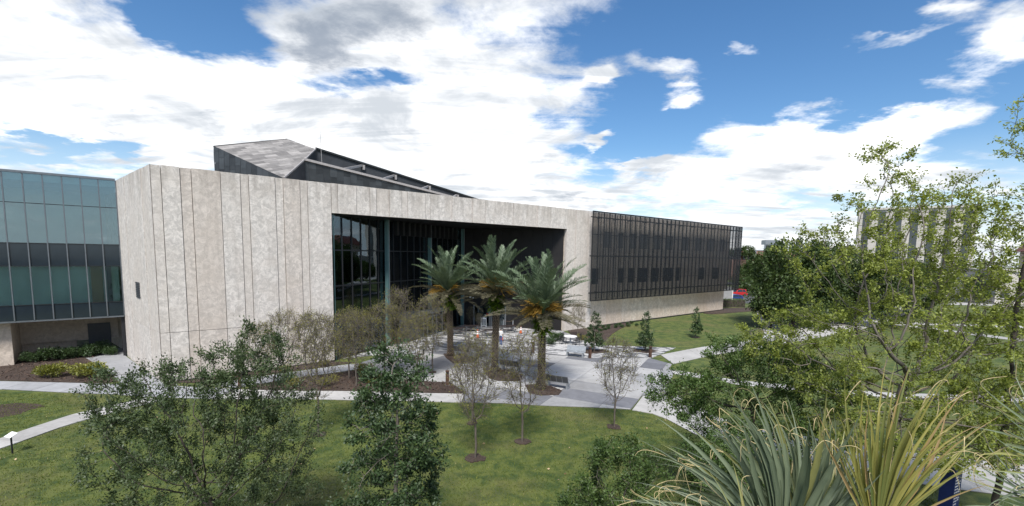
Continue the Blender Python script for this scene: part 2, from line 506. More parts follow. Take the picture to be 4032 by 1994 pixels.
def mat_bark(name, a, b, sc=3.0):
    def fn(N, out):
        c = coords(N)
        n = N.noise(N.mapping(c, sc=(3, 3, 0.8)), sc, 6, 0.7, 0.4)
        f = N.noise(c, sc * 9, 4, 0.7)
        cl = N.mix(N.ramp(n, 0.3, 0.7), C4(*a), C4(*b))
        cl = N.mix(N.ramp(f, 0.45, 0.8, 0, 0.4), cl, C4(*[v * .5 for v in a]))
        principled(N, out, Base_Color=cl, Roughness=0.9, Normal=bump(N, n, 0.6, 0.03))
    return material(name, fn)


def mat_screen():
    def fn(N, out):
        c = N.mapping(coords(N), sc=(1, 1, 1))
        n = N.noise(c, 0.35, 3, 0.5)
        df = N.node('ShaderNodeBsdfPrincipled', {'Base Color': C4(0.026, 0.029, 0.034), 'Roughness': 0.45, 'Metallic': 0.3})
        tr = N.node('ShaderNodeBsdfTransparent', {'Color': C4(1.0)})
        fac = N.ramp(n, 0.3, 0.7, 0.40, 0.47)
        mx = N.node('ShaderNodeMixShader', {0: fac})
        N.L.new(tr.outputs[0], mx.inputs[1]); N.L.new(df.outputs[0], mx.inputs[2]); N.L.new(mx.outputs[0], out.inputs[0])
    return material('woven_mesh', fn)


M_CONC = mat_concrete('cast_concrete', (0.62, 0.578, 0.538), (0.53, 0.47, 0.415))
M_CONCT = mat_concrete('tan_cast_concrete', (0.575, 0.52, 0.472), (0.50, 0.43, 0.37), 0.9)
M_CONC2 = mat_concrete('smooth_concrete', (0.56, 0.49, 0.42), (0.46, 0.36, 0.27), 0.35)
M_DARK = mat_simple('bronze_cladding', (0.010, 0.0085, 0.0085, 1), 0.55, 0.2, 0.2, 1.5, 0, 0.25)
M_BLACK = mat_simple('black_joint', (0.012, 0.012, 0.013, 1), 0.8)
M_ZINC = mat_simple('grey_zinc', (0.25, 0.235, 0.22, 1), 0.6, 0.1, 0.12, 2.0, 0, 0.38)
M_ZINCD = mat_simple('dark_zinc', (0.040, 0.045, 0.048, 1), 0.5, 0.35, 0.2, 1.0, 0, 0.4)
M_MEMB = mat_simple('roof_membrane', (0.030, 0.034, 0.040, 1), 0.7, 0, 0.25, 1.0)
M_STEEL = mat_simple('painted_steel', (0.34, 0.32, 0.31, 1), 0.5, 0.2)
M_ALU = mat_simple('grey_aluminium', (0.30, 0.32, 0.34, 1), 0.4, 0.6)
M_DKMET = mat_simple('dark_metal', (0.022, 0.023, 0.026, 1), 0.5, 0.3)
M_CHAR = mat_simple('charcoal_panel', (0.060, 0.064, 0.072, 1), 0.5, 0.1, 0.1)
M_TEAL = mat_simple('teal_fin', (0.10, 0.18, 0.18, 1), 0.2, 0.0, 0.15, 0.6)
M_MULL = mat_simple('mullion_metal', (0.16, 0.175, 0.19, 1), 0.4, 0.5)
M_GLASS = mat_glass('tinted_glass', (0.80, 0.91, 0.89), 0.13)
M_GLASSD = mat_glass('entrance_glass', (0.58, 0.66, 0.66), 0.07)
M_SPAN = mat_simple('spandrel_glass', (0.018, 0.026, 0.034, 1), 0.08, 0.0, 0.1, 1.0)
M_SCREEN = mat_screen()
M_LAWN = mat_lawn()
M_MULCH = mat_mulch()
M_WALK = mat_slab('pale_concrete', (0.385, 0.375, 0.36))
M_WALKG = mat_slab('grey_concrete', (0.31, 0.315, 0.33))
M_SLABL = mat_slab('plaza_concrete', (0.385, 0.38, 0.375))
M_SLABM = mat_slab('plaza_concrete_mid', (0.28, 0.28, 0.285))
M_SLABD = mat_slab('plaza_concrete_dark', (0.15, 0.153, 0.168))
M_JOINT = mat_simple('joint_sand', (0.11, 0.105, 0.10, 1), 0.9)
M_PAVER = mat_paver()
M_ASPH = mat_slab('asphalt', (0.065, 0.065, 0.068))
M_WHITE = mat_simple('white_paint', (0.76, 0.76, 0.75, 1), 0.45, 0, 0.04)
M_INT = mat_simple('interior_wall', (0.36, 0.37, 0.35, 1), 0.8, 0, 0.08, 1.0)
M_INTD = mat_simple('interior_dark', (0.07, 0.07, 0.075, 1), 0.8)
M_YEL = mat_simple('yellow_wall', (0.52, 0.42, 0.09, 1), 0.7)
M_WOODW = mat_simple('ochre_panel', (0.33, 0.20, 0.07, 1), 0.6)
M_BRICK = None


def mat_brick(name, a, b):
    def fn(N, out):
        c = coords(N)
        br = N.node('ShaderNodeTexBrick', {'Vector': N.mapping(c, rot=(R(90), 0, 0)), 'Color1': C4(*a), 'Color2': C4(*b), 'Mortar': C4(0.4, 0.36, 0.33), 'Scale': 1.0, 'Mortar Size': 0.008, 'Brick Width': 0.22, 'Row Height': 0.075})
        principled(N, out, Base_Color=N.mix(N.ramp(N.noise(c, 0.6, 4), 0.3, 0.7, 0.0, 0.3), br.outputs[0], C4(a[0] * .6, a[1] * .6, a[2] * .6)), Roughness=0.9)
    return material(name, fn)


M_BRICK = mat_brick('red_brick', (0.24, 0.095, 0.06), (0.30, 0.13, 0.085))
M_CREAM = mat_simple('cream_render', (0.46, 0.43, 0.39, 1), 0.85, 0, 0.08, 0.4)

M_BLIND = mat_simple('pale_added_sheet', (0.66, 0.72, 0.66, 1), 0.9, 0, 0.15, 0.5)  # colour of the added sheet that brightens the wing's lower glass row
M_PALEPANE = mat_simple('pale_window_pane', (0.22, 0.215, 0.21, 1), 0.25, 0, 0.1, 1.0, 0, 0.25)  # paler pane colour for the upper window row, so it stands out less

# ---------------------------------------------------------------- ground, paths, plaza
YAW = 0.87377
EU = Vector((math.sin(YAW), math.cos(YAW), 0)); EN = Vector((math.cos(YAW), -math.sin(YAW), 0))
BO = Vector((-23.18, 30.58, 0))


def BW(u, v):
    """plan point of the main building's own axes (u along the front, v outwards) in world x, y"""
    p = BO + EU * u + EN * v
    return (p.x, p.y)


m = MB()
gx = [-900, -300, -120, -60, -30, 0, 30, 60, 120, 300, 900]
for i in range(len(gx) - 1):
    for j in range(len(gx) - 1):
        m.add([(gx[i], gx[j] + 40, 0), (gx[i + 1], gx[j] + 40, 0), (gx[i + 1], gx[j + 1] + 40, 0), (gx[i], gx[j + 1] + 40, 0)], [(0, 1, 2, 3)])
lawn = m.build('lawn', M_LAWN)
tag(lawn, kind='structure')


def resample(pl, n):
    P = [np.array(p, float) for p in pl]
    L = [0.0]
    for a, b in zip(P, P[1:]): L.append(L[-1] + float(np.linalg.norm(b - a)))
    out = []
    for k in range(n + 1):
        s = L[-1] * k / n
        i = max(j for j in range(len(L)) if L[j] <= s + 1e-9)
        i = min(i, len(P) - 2)
        t = (s - L[i]) / max(L[i + 1] - L[i], 1e-9)
        out.append(P[i] * (1 - t) + P[i + 1] * t)
    return out


def path(name, left, right, n, mat, z=0.045, gap=0.03):
    """a concrete walk: bedding strip plus one slab after another with open joints"""
    A, B = resample(left, n * 2), resample(right, n * 2)
    base = MB()
    for k in range(n * 2):
        base.prism([A[k], A[k + 1], B[k + 1], B[k]], 0.002, z - 0.018)
    o = tag(base.build(name, M_JOINT), kind='structure')
    for k in range(n):
        a0, a1, a2, b0, b1, b2 = A[2 * k], A[2 * k + 1], A[2 * k + 2], B[2 * k], B[2 * k + 1], B[2 * k + 2]
        La = max(float(np.linalg.norm(a2 - a0)), .1); Lb = max(float(np.linalg.norm(b2 - b0)), .1)
        ga, gb = gap / La, gap / Lb
        a0, a2 = a0 + (a2 - a0) * ga / 2, a2 - (a2 - a0) * ga / 2
        b0, b2 = b0 + (b2 - b0) * gb / 2, b2 - (b2 - b0) * gb / 2
        s = MB().prism([a0, a1, a2, b2, b1, b0], 0.006, z)
        s.build('slab', mat, o)
    return o


path('walk_beside_wing', [(-46, 30.9), (-40, 30.6), (-33.8, 30.4), (-29.5, 30.3), (-26.3, 30.2), (-22.5, 30.0), (-17.8, 29.6)],
     [(-46, 29.4), (-40, 29.1), (-32, 28.7), (-27.1, 28.2), (-23.6, 28.0), (-21.5, 27.6), (-17.8, 27.5)], 14, M_WALKG)
path('diagonal_walk', [(-24.2, 14), (-23.8, 21.1), (-23.7, 22.8), (-23.5, 24.5), (-22.7, 26.1), (-21.9, 27.4)],
     [(-22.8, 14), (-22.6, 20.0), (-22.5, 21.0), (-22.4, 22.6), (-22.1, 23.9), (-21.5, 25.3), (-20.4, 27.3)], 8, M_WALK)
path('main_walk', [(-17.7, 29.5), (-13.9, 29.3), (-10.9, 29.5), (-8.3, 29.4), (-5.0, 29.35), (-2.95, 29.4)],
     [(-17.7, 27.4), (-13.4, 27.8), (-10.2, 27.7), (-7.7, 27.7), (-4.7, 27.7), (-2.95, 27.6)], 7, M_WALK)
path('walk_along_wall', [(-19.9, 30.6), (-18.1, 32.4), (-16.2, 34.0), (-13.9, 36.0), (-12.3, 37.2)],
     [(-18.0, 29.65), (-17.0, 30.7), (-15.4, 32.3), (-13.3, 33.9), (-11.6, 35.3)], 6, M_WALKG)
path('white_walk', [(7.15, 26.75), (8.5, 26.0), (8.8, 25.0), (9.5, 23.0), (10.8, 21.6), (13.5, 19.8), (17, 18.0), (22, 16.6), (30, 15)],
     [(8.55, 29.55), (10.75, 31.1), (11.0, 29.0), (11.6, 26.0), (12.6, 24.4), (15.0, 23.0), (18.5, 21.4), (22.5, 20.2), (30, 18.6)], 12, M_WALK)
path('lower_right_walk', [(12.75, 36.95), (16.7, 33.8), (22.6, 32.0), (25.7, 31.2), (34.7, 31.0), (60, 31)],
     [(12.55, 35.45), (16.3, 32.6), (22.1, 30.7), (25.2, 29.9), (33.7, 29.5), (60, 29.4)], 16, M_WALK)
path('upper_right_walk', [(13.7, 42.4), (18.4, 46.0), (22.8, 48.8), (28, 52.0), (42.0, 64.5), (49, 70.5), (62, 81), (77, 93.5)],
     [(13.65, 38.8), (18.1, 42.3), (22.0, 44.9), (27.0, 47.6), (45.5, 60.5), (54, 67.5), (65, 77.5), (79, 89.5)], 18, M_WALK)
path('far_walk', [(24.2, 45.9), (30, 55.0), (36.0, 67.6), (47.6, 92.3), (52, 102)], [(26.0, 45.4), (32, 54.5), (38.4, 67.0), (49.8, 92.3), (54.4, 102)], 14, M_WALK, 0.05)
path('right_walk', [(55.5, 66.0), (57, 62), (60, 55), (72, 46.5), (95, 40)], [(53.6, 66.0), (55.2, 61), (58.2, 53.6), (71, 44.5), (95, 38)], 9, M_WALK, 0.049)
path('back_walk', [(56, 68.6), (75, 66), (100, 62), (130, 60)], [(56, 66.2), (75, 63.8), (100, 60), (130, 58)], 7, M_WALK, 0.041)

# plaza: concrete slabs on a rotated grid, pavers towards the entrance
plaza_poly = [(-2.9, 29.45), (-2.9, 27.62), (-1.5, 27.6), (-0.3, 27.6), (2.1, 27.25), (5.2, 27.1), (7.1, 26.85), (8.5, 29.6), (10.7, 31.2), (12.5, 35.4), (12.7, 37.0), (13.5, 38.7), (12.3, 40.85), (6.5, 40.65), (-3, 43.4), (-10.6, 41.0), (-12.2, 37.3), (-11.5, 35.4), (-8, 33), (-5.6, 32.1), (-4.2, 32.0), (-3.0, 29.9)]
plaza = tag(MB().prism(plaza_poly, 0.001, 0.026).build('plaza', M_JOINT), kind='structure')
ga = Vector((-0.45, -0.893)); gb = Vector((0.893, -0.45)); g0 = Vector((12.2, 40.9))
rg = random.Random(4)
for i in range(-7, 3):
    for j in range(-6, 9):
        b0, b1 = (i * 3.2, (i + 1) * 3.2) if i < 0 else ((0, 1.75) if i == 0 else (1.75 + (i - 1) * 3, 1.75 + i * 3))
        a0, a1 = j * 2.15 - 0.3, (j + 1) * 2.15 - 0.3
        cell = [g0 + ga * a + gb * b for a, b in ((a0 + .014, b0 + .014), (a0 + .014, b1 - .014), (a1 - .014, b1 - .014), (a1 - .014, b0 + .014))]
        cell = [(p.x, p.y) for p in cell]
        ar = sum(cell[k][0] * cell[(k + 1) % 4][1] - cell[(k + 1) % 4][0] * cell[k][1] for k in range(4))
        if ar < 0: cell = cell[::-1]
        c = clip_poly(plaza_poly, cell)
        if not c: continue
        k = rg.random()
        cy_ = sum(q[1] for q in c) / len(c); cx_ = sum(q[0] for q in c) / len(c)
        dark = 0.62 if cy_ < 29.5 else 0.12
        if cx_ < -3 and cy_ > 36: dark = 0.5
        mt = M_SLABD if k < dark else (M_SLABM if k < dark + 0.3 else M_SLABL)
        MB().prism(c, 0.008, 0.046).build('slab', mt, plaza)
pav = [(6.5, 40.7), (12.3, 40.9), (13.62, 42.45), (16.3, 45.9), (9.0, 46.5), (7.3, 50.5), BW(38.2, -0.2), BW(31.2, -10.6), BW(20, -4.4), BW(12.2, -0.5), (-10.65, 41.05), (-3, 43.45)]
tag(MB().prism(pav, 0.001, 0.042).build('paved_forecourt', M_PAVER), kind='structure')


def bed(name, poly, z=0.05):
    return tag(MB().prism(poly, 0.0, z).build(name, M_MULCH), kind='structure')


bed('wing_planting_bed', [(-46, 36), (-37.8, 34.0), (-46, 31.2), (-34.0, 30.6), (-30.3, 30.45), (-27.1, 30.35), (-26.4, 30.8), (-28.7, 33.0), (-34.2, 37.9), (-37.2, 41.5), (-46, 44)][1:], 0.06)
bed('wall_planting_bed', [(-22.9, 30.7), (-20.1, 31.0), (-18.2, 32.7), (-16.3, 34.3), (-14.0, 36.3), (-12.7, 37.4), BW(10.8, 0.0), BW(0.3, 0.0)], 0.055)
bed('middle_planting_bed', [(-16.9, 30.4), (-15.2, 31.9), (-13.1, 33.6), (-11.4, 35.1), (-8.1, 32.8), (-5.7, 31.95), (-4.2, 31.9), (-3.05, 29.55), (-5.0, 29.45), (-8.3, 29.5), (-10.9, 29.6), (-13.9, 29.45), (-17.0, 29.6)], 0.07)
bed('palm_island', [(-6.0, 41.1), (-5.6, 39.6), (-4.7, 37.6), (-3.1, 37.9), (-3.1, 39.6), (-4.4, 41.2)], 0.10)
bed('palm_island', [(-2.2, 35.9), (-1.6, 33.2), (-0.9, 32.5), (0.7, 32.5), (0.9, 34.2), (-0.8, 36.2)], 0.10)
bed('palm_island', [(1.0, 31.5), (1.2, 29.7), (1.9, 29.2), (3.1, 29.4), (3.4, 30.3), (2.3, 31.9)], 0.10)
bed('corner_planting_bed', [BW(38.9, 0.1), BW(52, 0.1), (12.9, 56.4), (11.4, 53), (9.8, 48.6), (9.0, 46.55), (7.4, 49.6), (6.8, 52.0)], 0.06)
bed('tree_pit', [(6.0, 43.0), (7.2, 42.2), (9.2, 43.2), (8.8, 44.2), (7.4, 44.3)], 0.09)
bed('tree_pit', [(11.5, 43.6), (12.6, 42.9), (14.0, 44.0), (13.2, 44.8), (11.9, 44.6)], 0.09)
bed('end_planting_bed', [BW(70, 0.5), BW(70, 2.0), BW(79, 3.5), (46, 83), (46, 86), BW(78.5, -2)], 0.06)
tag(MB().prism([(36, 96), (60, 90), (90, 118), (60, 140), (30, 130)], 0.0, 0.02).build('parking_lot', M_ASPH), kind='structure')
tag(MB().prism([(40, 160), (140, 150), (160, 162), (60, 176)], 0.0, 0.03).build('road', M_ASPH), kind='structure')
tag(MB().prism([(84, 100), (140, 86), (150, 112), (100, 118)], 0.0, 0.02).build('paved_yard', M_WALK), kind='structure')
bed('bare_patch', [(-28.2, 24.0), (-27.4, 23.7), (-26.7, 23.9), (-26.3, 24.5), (-26.5, 25.1), (-26.2, 25.7), (-27.0, 26.1), (-28.3, 26.2), (-29.5, 25.6)], 0.012)

# ---------------------------------------------------------------- main building (own axes: x = along front, y = inwards, z = up)
bld = empty('academic_building', BO, math.pi / 2 - YAW)
tag(bld, 'long cast concrete building with glazed entrance recess, dark mesh screen and faceted roof lantern', 'building')
ZT = 14.3
ZO = 12.0
rp = random.Random(8)
joints = [0.0, 0.53, 1.55, 2.17, 3.83, 5.03, 5.56, 7.29, 7.84, 9.01, 9.56, 11.34]
joints2 = [11.34, 11.86, 13.4, 14.55, 15.1, 16.28, 17.43, 18.01, 19.78, 20.3, 22.63, 23.2, 24.96, 26.5, 28.42, 30.15, 31.99, 33.63, 35.6, 38.35]
joints3 = [38.35, 39.86, 42.1, 42.95]
G = 0.035
step = [0, .05, 0, .07, .07, .02, .06, 0, .08, .03, .06, .02]


def panel(x0, x1, z0, z1, k, mat=None):
    pr = step[k % len(step)]
    MB().box(x0 + G / 2, x1 - G / 2, -pr, 0.34, z0, z1).build('concrete_panel', mat or (M_CONCT if k in (2, 3, 8, 11) and x1 < 11 else M_CONC), bld)


for k, (a, b) in enumerate(zip(joints, joints[1:])):
    panel(a, b, -0.1, 3.38, k)
    panel(a, b, 3.41, ZT + rp.uniform(-.012, .012), k)
for k, (a, b) in enumerate(zip(joints2, joints2[1:])):
    panel(a, b, ZO, ZT + rp.uniform(-.012, .012) + 0.02, k + 3)
for k, (a, b) in enumerate(zip(joints3, joints3[1:])):
    panel(a, b, -0.1, ZT + 0.02, k + 2)
xs = [42.95, 46.2, 49.4, 52.7, 55.9, 59.2, 62.4, 65.7, 69.0, 72.2, 75.0, 77.66]
for k, (a, b) in enumerate(zip(xs, xs[1:])):
    MB().box(a + .012, b - .012, 0.06, 0.34, -0.1, 3.62).build('concrete_panel', M_CONC2, bld)
# upper wall behind the mesh screen, with window openings cut as strips
wins = [(42.6, 44.4, 5.4, 7.4), (48.25, 49.6, 5.45, 7.4), (50.4, 51.9, 5.45, 7.4), (52.5, 55.05, 5.4, 7.4), (55.7, 57.8, 5.4, 7.35), (58.7, 61.45, 5.4, 7.4), (62.1, 63.3, 5.4, 7.4), (68.7, 70.7, 5.45, 7.3), (73.2, 75.4, 5.45, 7.3),
        (45.0, 46.8, 10.0, 12.0), (48.0, 49.2, 10.0, 11.8), (50.35, 52.0, 10.0, 11.9), (52.85, 54.7, 10.0, 11.95), (56.2, 57.8, 10.0, 11.9), (59.2, 61.0, 10.0, 11.95), (63.5, 65.4, 10.0, 11.9), (67.2, 69.4, 10.0, 11.9), (71.2, 73.6, 10.0, 11.9), (75.2, 77.0, 10.0, 11.9)]
m = MB()
for z0, z1 in ((3.63, 5.4), (7.4, 10.0), (12.0, 14.25)):
    m.box(42.96, 78.6, 0.05, 0.3, z0, z1)
for za, zb in ((5.4, 7.4), (10.0, 12.0)):
    row = sorted(w for w in wins if abs(w[2] - za) < 0.2)
    x = 42.96
    for w in row:
        if w[0] > x: m.box(x, w[0], 0.05, 0.3, za, zb)
        x = max(x, w[1])
    m.box(x, 78.6, 0.05, 0.3, za, zb)
m.build('upper_wall', M_CONC2, bld)
for w in wins:
    x0 = max(w[0], 42.97)
    fr = MB().box(x0, x0 + .06, .12, .2, w[2], w[3]).box(w[1] - .06, w[1], .12, .2, w[2], w[3]).box(x0 + .06, w[1] - .06, .12, .2, w[2], w[2] + .06).box(x0 + .06, w[1] - .06, .12, .2, w[3] - .06, w[3]).build('window', M_DKMET, bld)
    MB().box(x0 + .06, w[1] - .06, .15, .17, w[2] + .06, w[3] - .06).build('pane', M_SPAN if w[2] < 8 else M_PALEPANE, fr)
MB().box(42.2, 77.9, -0.04, 0.05, -0.05, 0.16).build('base_strip', M_DKMET, bld)
MB().box(0.02, 11.3, -0.12, -0.09, -0.05, 0.12).build('base_strip', M_DKMET, bld)

MB().box(.05, 11.3, .11, .33, 0, 14.15).box(11.36, 38.3, .11, .33, 12.03, 14.15).box(38.4, 42.9, .11, .33, 0, 14.15).build('joint_backing', M_JOINT, bld)
# core behind the panels, roof, side return
core = MB()
core.prism([(0.4, 0.345), (11.0, 0.345), (11.0, 28), (-4.2, 28), (-1.3, 11.5)], -0.2, 13.6)
core.prism([(38.6, 0.345), (77.6, 0.345), (77.6, 28), (32.2, 28), (32.2, 9.6)], -0.2, 13.6)
core.prism([(11.001, 12), (32.199, 16), (32.199, 28), (11.001, 28)], -0.2, 13.6)
core.prism([(11.001, 0.345), (38.599, 0.345), (32.199, 9.6), (32.199, 15.99), (11.001, 11.99)], 12.32, 13.6)
core.build('core_wall', M_CONC2, bld)
ret = [(0.0, 0.02), (-1.69, 11.5)]
rl = math.hypot(ret[1][0], ret[1][1]); rdx, rdy = ret[1][0] / rl, ret[1][1] / rl
rnx, rny = -rdy, rdx            # outward normal (to the left)
cuts = [0.0, 0.9, 2.6, 4.6, 6.6, 8.4, 10.2, rl]
for k, (a, b) in enumerate(zip(cuts, cuts[1:])):
    for z0, z1 in ((-0.1, 3.43), (3.45, ZT)):
        pr = step[k + 1] * 0.5
        q = [(rdx * t + rnx * o, rdy * t + rny * o) for t, o in ((a + .01, pr), (b - .01, pr), (b - .01, -0.3), (max(a, 0.36) + .01 if a < .3 else a + .01, -0.3))]
        MB().prism(q, z0, z1).build('concrete_panel', M_CONC, bld)
lv = MB()
for i in range(9):
    z = 5.35 + i * 0.13
    t0, t1 = 5.0, 6.2
    lv.prism([(rdx * t0 + rnx * .09, rdy * t0 + rny * .09), (rdx * t1 + rnx * .09, rdy * t1 + rny * .09), (rdx * t1 + rnx * .03, rdy * t1 + rny * .03), (rdx * t0 + rnx * .03, rdy * t0 + rny * .03)], z, z + .1)
lv.build('louvre', M_CHAR, bld)

# entrance recess: soffit, slanting curtain wall, dark clad door wall
MB().prism([(11.36, 0.35), (38.3, 0.35), (31.5, 12.0), (30.0, 11.4)], ZO + 0.0, ZO + 0.3).build('soffit', M_DARK, bld)
GS, GE = Vector((11.42, 0.36, 0)), Vector((31.0, 10.9, 0))
gd = (GE - GS).normalized(); gl_len = (GE - GS).length
gn = Vector((gd.y, -gd.x, 0))       # outwards to the forecourt
def GPt(s, o, z): 
    p = GS + gd * s + gn * o
    return (p.x, p.y, z)
def gbox(s0, s1, o0, o1, z0, z1):
    return MB().prism([GPt(s0, o0, 0)[:2], GPt(s1, o0, 0)[:2], GPt(s1, o1, 0)[:2], GPt(s0, o1, 0)[:2]], z0, z1)
curt = MB()
for z in (0.04, 3.05, 6.13, 9.07, 11.93):
    curt.prism([GPt(0, -.07, 0)[:2], GPt(gl_len, -.07, 0)[:2], GPt(gl_len, .07, 0)[:2], GPt(0, .07, 0)[:2]], z - .05, z + .05)
curtain = curt.build('curtain_wall', M_DKMET, bld)
nm = 19
pw = gl_len / nm
for i in range(nm + 1):
    s = i * pw
    gbox(s - .035, s + .035, -.16, .09, 0, ZO).build('mullion', M_DKMET, curtain)
    if i < nm:
        for z0, z1 in ((0.09, 3.0), (3.1, 6.08), (6.18, 9.02), (9.12, 11.88)):
            mid = s + pw / 2
            if z0 < 1 and 9.0 < mid < 16.4: continue
            gbox(s + .036, s + pw - .036, -.012, .012, z0, z1).build('pane', M_GLASSD, curtain)
for s in (0.12, 6.85, 14.35, 22.0):
    w = 0.20 if s > 1 else 0.07
    f_ = gbox(s - w * .5, s + w * .5, .12, .45 if s > 1 else .16, 0.0, ZO - .02).build('fin', M_TEAL, curtain)
    if s > 1: gbox(s + w * .5 + .002, s + w * .5 + .08, .14, .47, 0.0, ZO - .02).build('fin_edge', M_ALU, curtain)
# vestibule box
vst = gbox(9.0, 11.2, .05, .95, 0.0, 2.98)
vestibule = vst.build('vestibule', M_CHAR, bld)
gbox(11.2, 16.3, .05, 1.05, 2.45, 2.86).build('canopy', M_ALU, vestibule)
for s in (11.25, 12.3, 13.1, 14.1, 14.95, 16.2):
    gbox(s - .06, s + .06, .7, .86, 0.0, 2.45).build('door_post', M_ALU, vestibule)
for a, b in ((11.31, 12.24), (12.36, 13.04), (13.16, 14.04), (14.16, 14.89), (15.01, 16.14)):
    gbox(a, b, .76, .79, 0.05, 2.44).build('door_pane', M_GLASSD, vestibule)
gbox(11.2, 16.3, .72, .84, 2.05, 2.13).build('door_rail', M_ALU, vestibule)
# interior seen through the glass
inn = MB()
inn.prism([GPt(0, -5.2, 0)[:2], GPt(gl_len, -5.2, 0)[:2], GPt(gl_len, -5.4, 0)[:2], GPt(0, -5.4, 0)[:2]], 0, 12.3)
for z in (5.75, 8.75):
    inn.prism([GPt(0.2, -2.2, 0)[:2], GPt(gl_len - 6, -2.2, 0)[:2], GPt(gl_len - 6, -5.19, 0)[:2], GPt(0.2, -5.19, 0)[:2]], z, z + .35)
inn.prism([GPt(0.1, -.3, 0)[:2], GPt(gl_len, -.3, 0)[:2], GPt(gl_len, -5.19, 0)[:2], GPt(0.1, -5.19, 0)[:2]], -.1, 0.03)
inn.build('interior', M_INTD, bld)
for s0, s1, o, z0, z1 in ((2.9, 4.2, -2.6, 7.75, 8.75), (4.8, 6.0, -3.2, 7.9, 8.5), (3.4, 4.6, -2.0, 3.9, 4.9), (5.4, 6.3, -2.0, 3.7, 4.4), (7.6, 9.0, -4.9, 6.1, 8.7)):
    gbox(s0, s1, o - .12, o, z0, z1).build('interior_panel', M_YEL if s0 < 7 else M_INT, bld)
for s0, s1, z0, z1 in ((6.0, 6.06, 6.1, 8.0), (8.6, 8.66, 6.1, 8.0)):
    gbox(s0, s1, -1.6, -1.5, z0, z1).build('handrail_post', M_ALU, bld)
gbox(0.4, 15.5, -1.5, -1.44, 6.55, 6.6).build('handrail', M_ALU, bld)
# clerestory slats under the soffit
for i in range(13):
    s = 8.2 + i * 0.98
    gbox(s, s + .34, .1, .5, 10.6, ZO - .02).build('soffit_slat', M_BLACK, bld)
# door wall
DS, DE = Vector((31.1, 10.55, 0)), Vector((38.2, 0.37, 0))
dd = (DE - DS).normalized(); dn = Vector((-dd.y, dd.x, 0))
if dn.x > 0: dn = -dn
dl = (DE - DS).length
def DPt(s, o): 
    p = DS + dd * s + dn * o
    return (p.x, p.y)
def dbox(s0, s1, o0, o1, z0, z1): return MB().prism([DPt(s0, o0), DPt(s1, o0), DPt(s1, o1), DPt(s0, o1)], z0, z1)
dw = dbox(0, 1.3, -.3, -.02, 0, ZO)
dw.prism([DPt(1.3, -.3), DPt(5.6, -.3), DPt(5.6, -.02), DPt(1.3, -.02)], 2.55, ZO)
dw.prism([DPt(5.6, -.3), DPt(dl, -.3), DPt(dl, -.02), DPt(5.6, -.02)], 0, ZO)
dw.build('door_wall', M_BLACK, bld)
npan = 10
for i in range(npan):
    s0, s1 = dl * i / npan, dl * (i + 1) / npan
    for z0, z1 in ((0.02, 2.55), (2.57, 5.7), (5.72, 8.85), (8.87, ZO - .02)):
        if z0 < 1 and 1.2 < (s0 + s1) / 2 < 5.7: continue
        dbox(s0 + .008, s1 - .008, -.02, .012 + .006 * (i % 2), z0, z1).build('cladding_panel', M_DARK, bld)
door = dbox(1.45, 5.45, -.28, -.24, 0, 2.52).build('entrance_door', M_INTD, bld)
for s in (1.42, 3.5, 3.72, 5.52):
    dbox(s - .07, s + .07, -.12, .08, 0, 2.56).build('door_post', M_ALU, door)
for a, b in ((1.5, 2.45), (2.5, 3.42), (3.8, 4.6), (4.65, 5.44)):
    dbox(a, b, -.06, -.04, .02, 2.5).build('door_pane', M_GLASSD, door)
dbox(3.05, 3.42, -.03, -.02, 1.3, 1.6).build('door_notice', mat_simple('red_notice', (0.42, 0.05, 0.03, 1), 0.5), door)
dbox(3.42, 3.5, .081, .09, 1.35, 1.5).build('door_notice', M_WHITE, door)
for s, z in ((1.0, 3.62), (1.35, 3.5)):
    cm = MB(); p = DPt(s, .22)
    cm.lathe([(.02, -.12), (.10, -.1), (.12, 0), (.10, .05), (.02, .06)], 10, (p[0], p[1], z))
    cm.bar((p[0], p[1], z + .03), (*DPt(s, 0), z + .08), .05)
    cm.build('security_camera', M_WHITE, bld, smooth=False)

# roof lantern
A_, B_, C_, D_, E_ = (4.49, 7.0, 17.24), (10.82, 10.01, 19.35), (12.91, 8.45, 18.49), (11.19, 6.0, 16.92), (8.52, 2.5, 14.67)
E0 = (8.2, 2.12, 14.0)
Ab = (4.85, 7.0, 13.5); Eb = (8.1, 2.2, 13.5)
lan = MB()
F_ = (36.0, 8.45, 14.63); G_ = (29.5, 6.0, 14.66)
def quad3(mb, pts, nrm, th): mb.solid(pts, nrm, th)
an = (Vector(E_) - Vector(A_)).cross(Vector(Ab) - Vector(A_)).normalized()
if an.y > 0: an = -an
quad3(lan, [A_, E_, Eb, Ab], an, .12)                                     # left dark flank
Bb = (11.0, 10.05, 13.5)
quad3(lan, [A_, Ab, Bb, B_], (-.4, .9, 0), .12)
quad3(lan, [D_, G_, (29.5, 6.0, 13.5), (11.19, 6.0, 13.5)], (0, -1, 0), .15)  # near wall
en_ = (Vector(D_) - Vector(E_)).cross(Vector((0, 0, 1))).normalized()
if en_.x < 0: en_ = -en_
quad3(lan, [E_, D_, (11.19, 6.0, 13.5), Eb], en_, .12)                      # short flank between the tiles and the trough
quad3(lan, [C_, F_, (36.0, 8.45, 13.5), (12.91, 8.45, 13.5)], (0, -1, 0), .2)  # far wall of the trough
quad3(lan, [B_, C_, F_, (36, 10.2, 14.5), (11.2, 10.2, 19.2)], Vector((Vector(C_) - Vector(B_)).cross(Vector(F_) - Vector(B_))).normalized(), .1)
quad3(lan, [D_, C_, (12.91, 8.45, 13.5), (11.19, 6.0, 13.5)], Vector((.82, -.57, 0)), .08)
lantern = lan.build('roof_lantern', M_MEMB, bld)
fn = (Vector(D_) - Vector(E_)).cross(Vector(A_) - Vector(E_)).normalized()
if fn.z < 0: fn = -fn
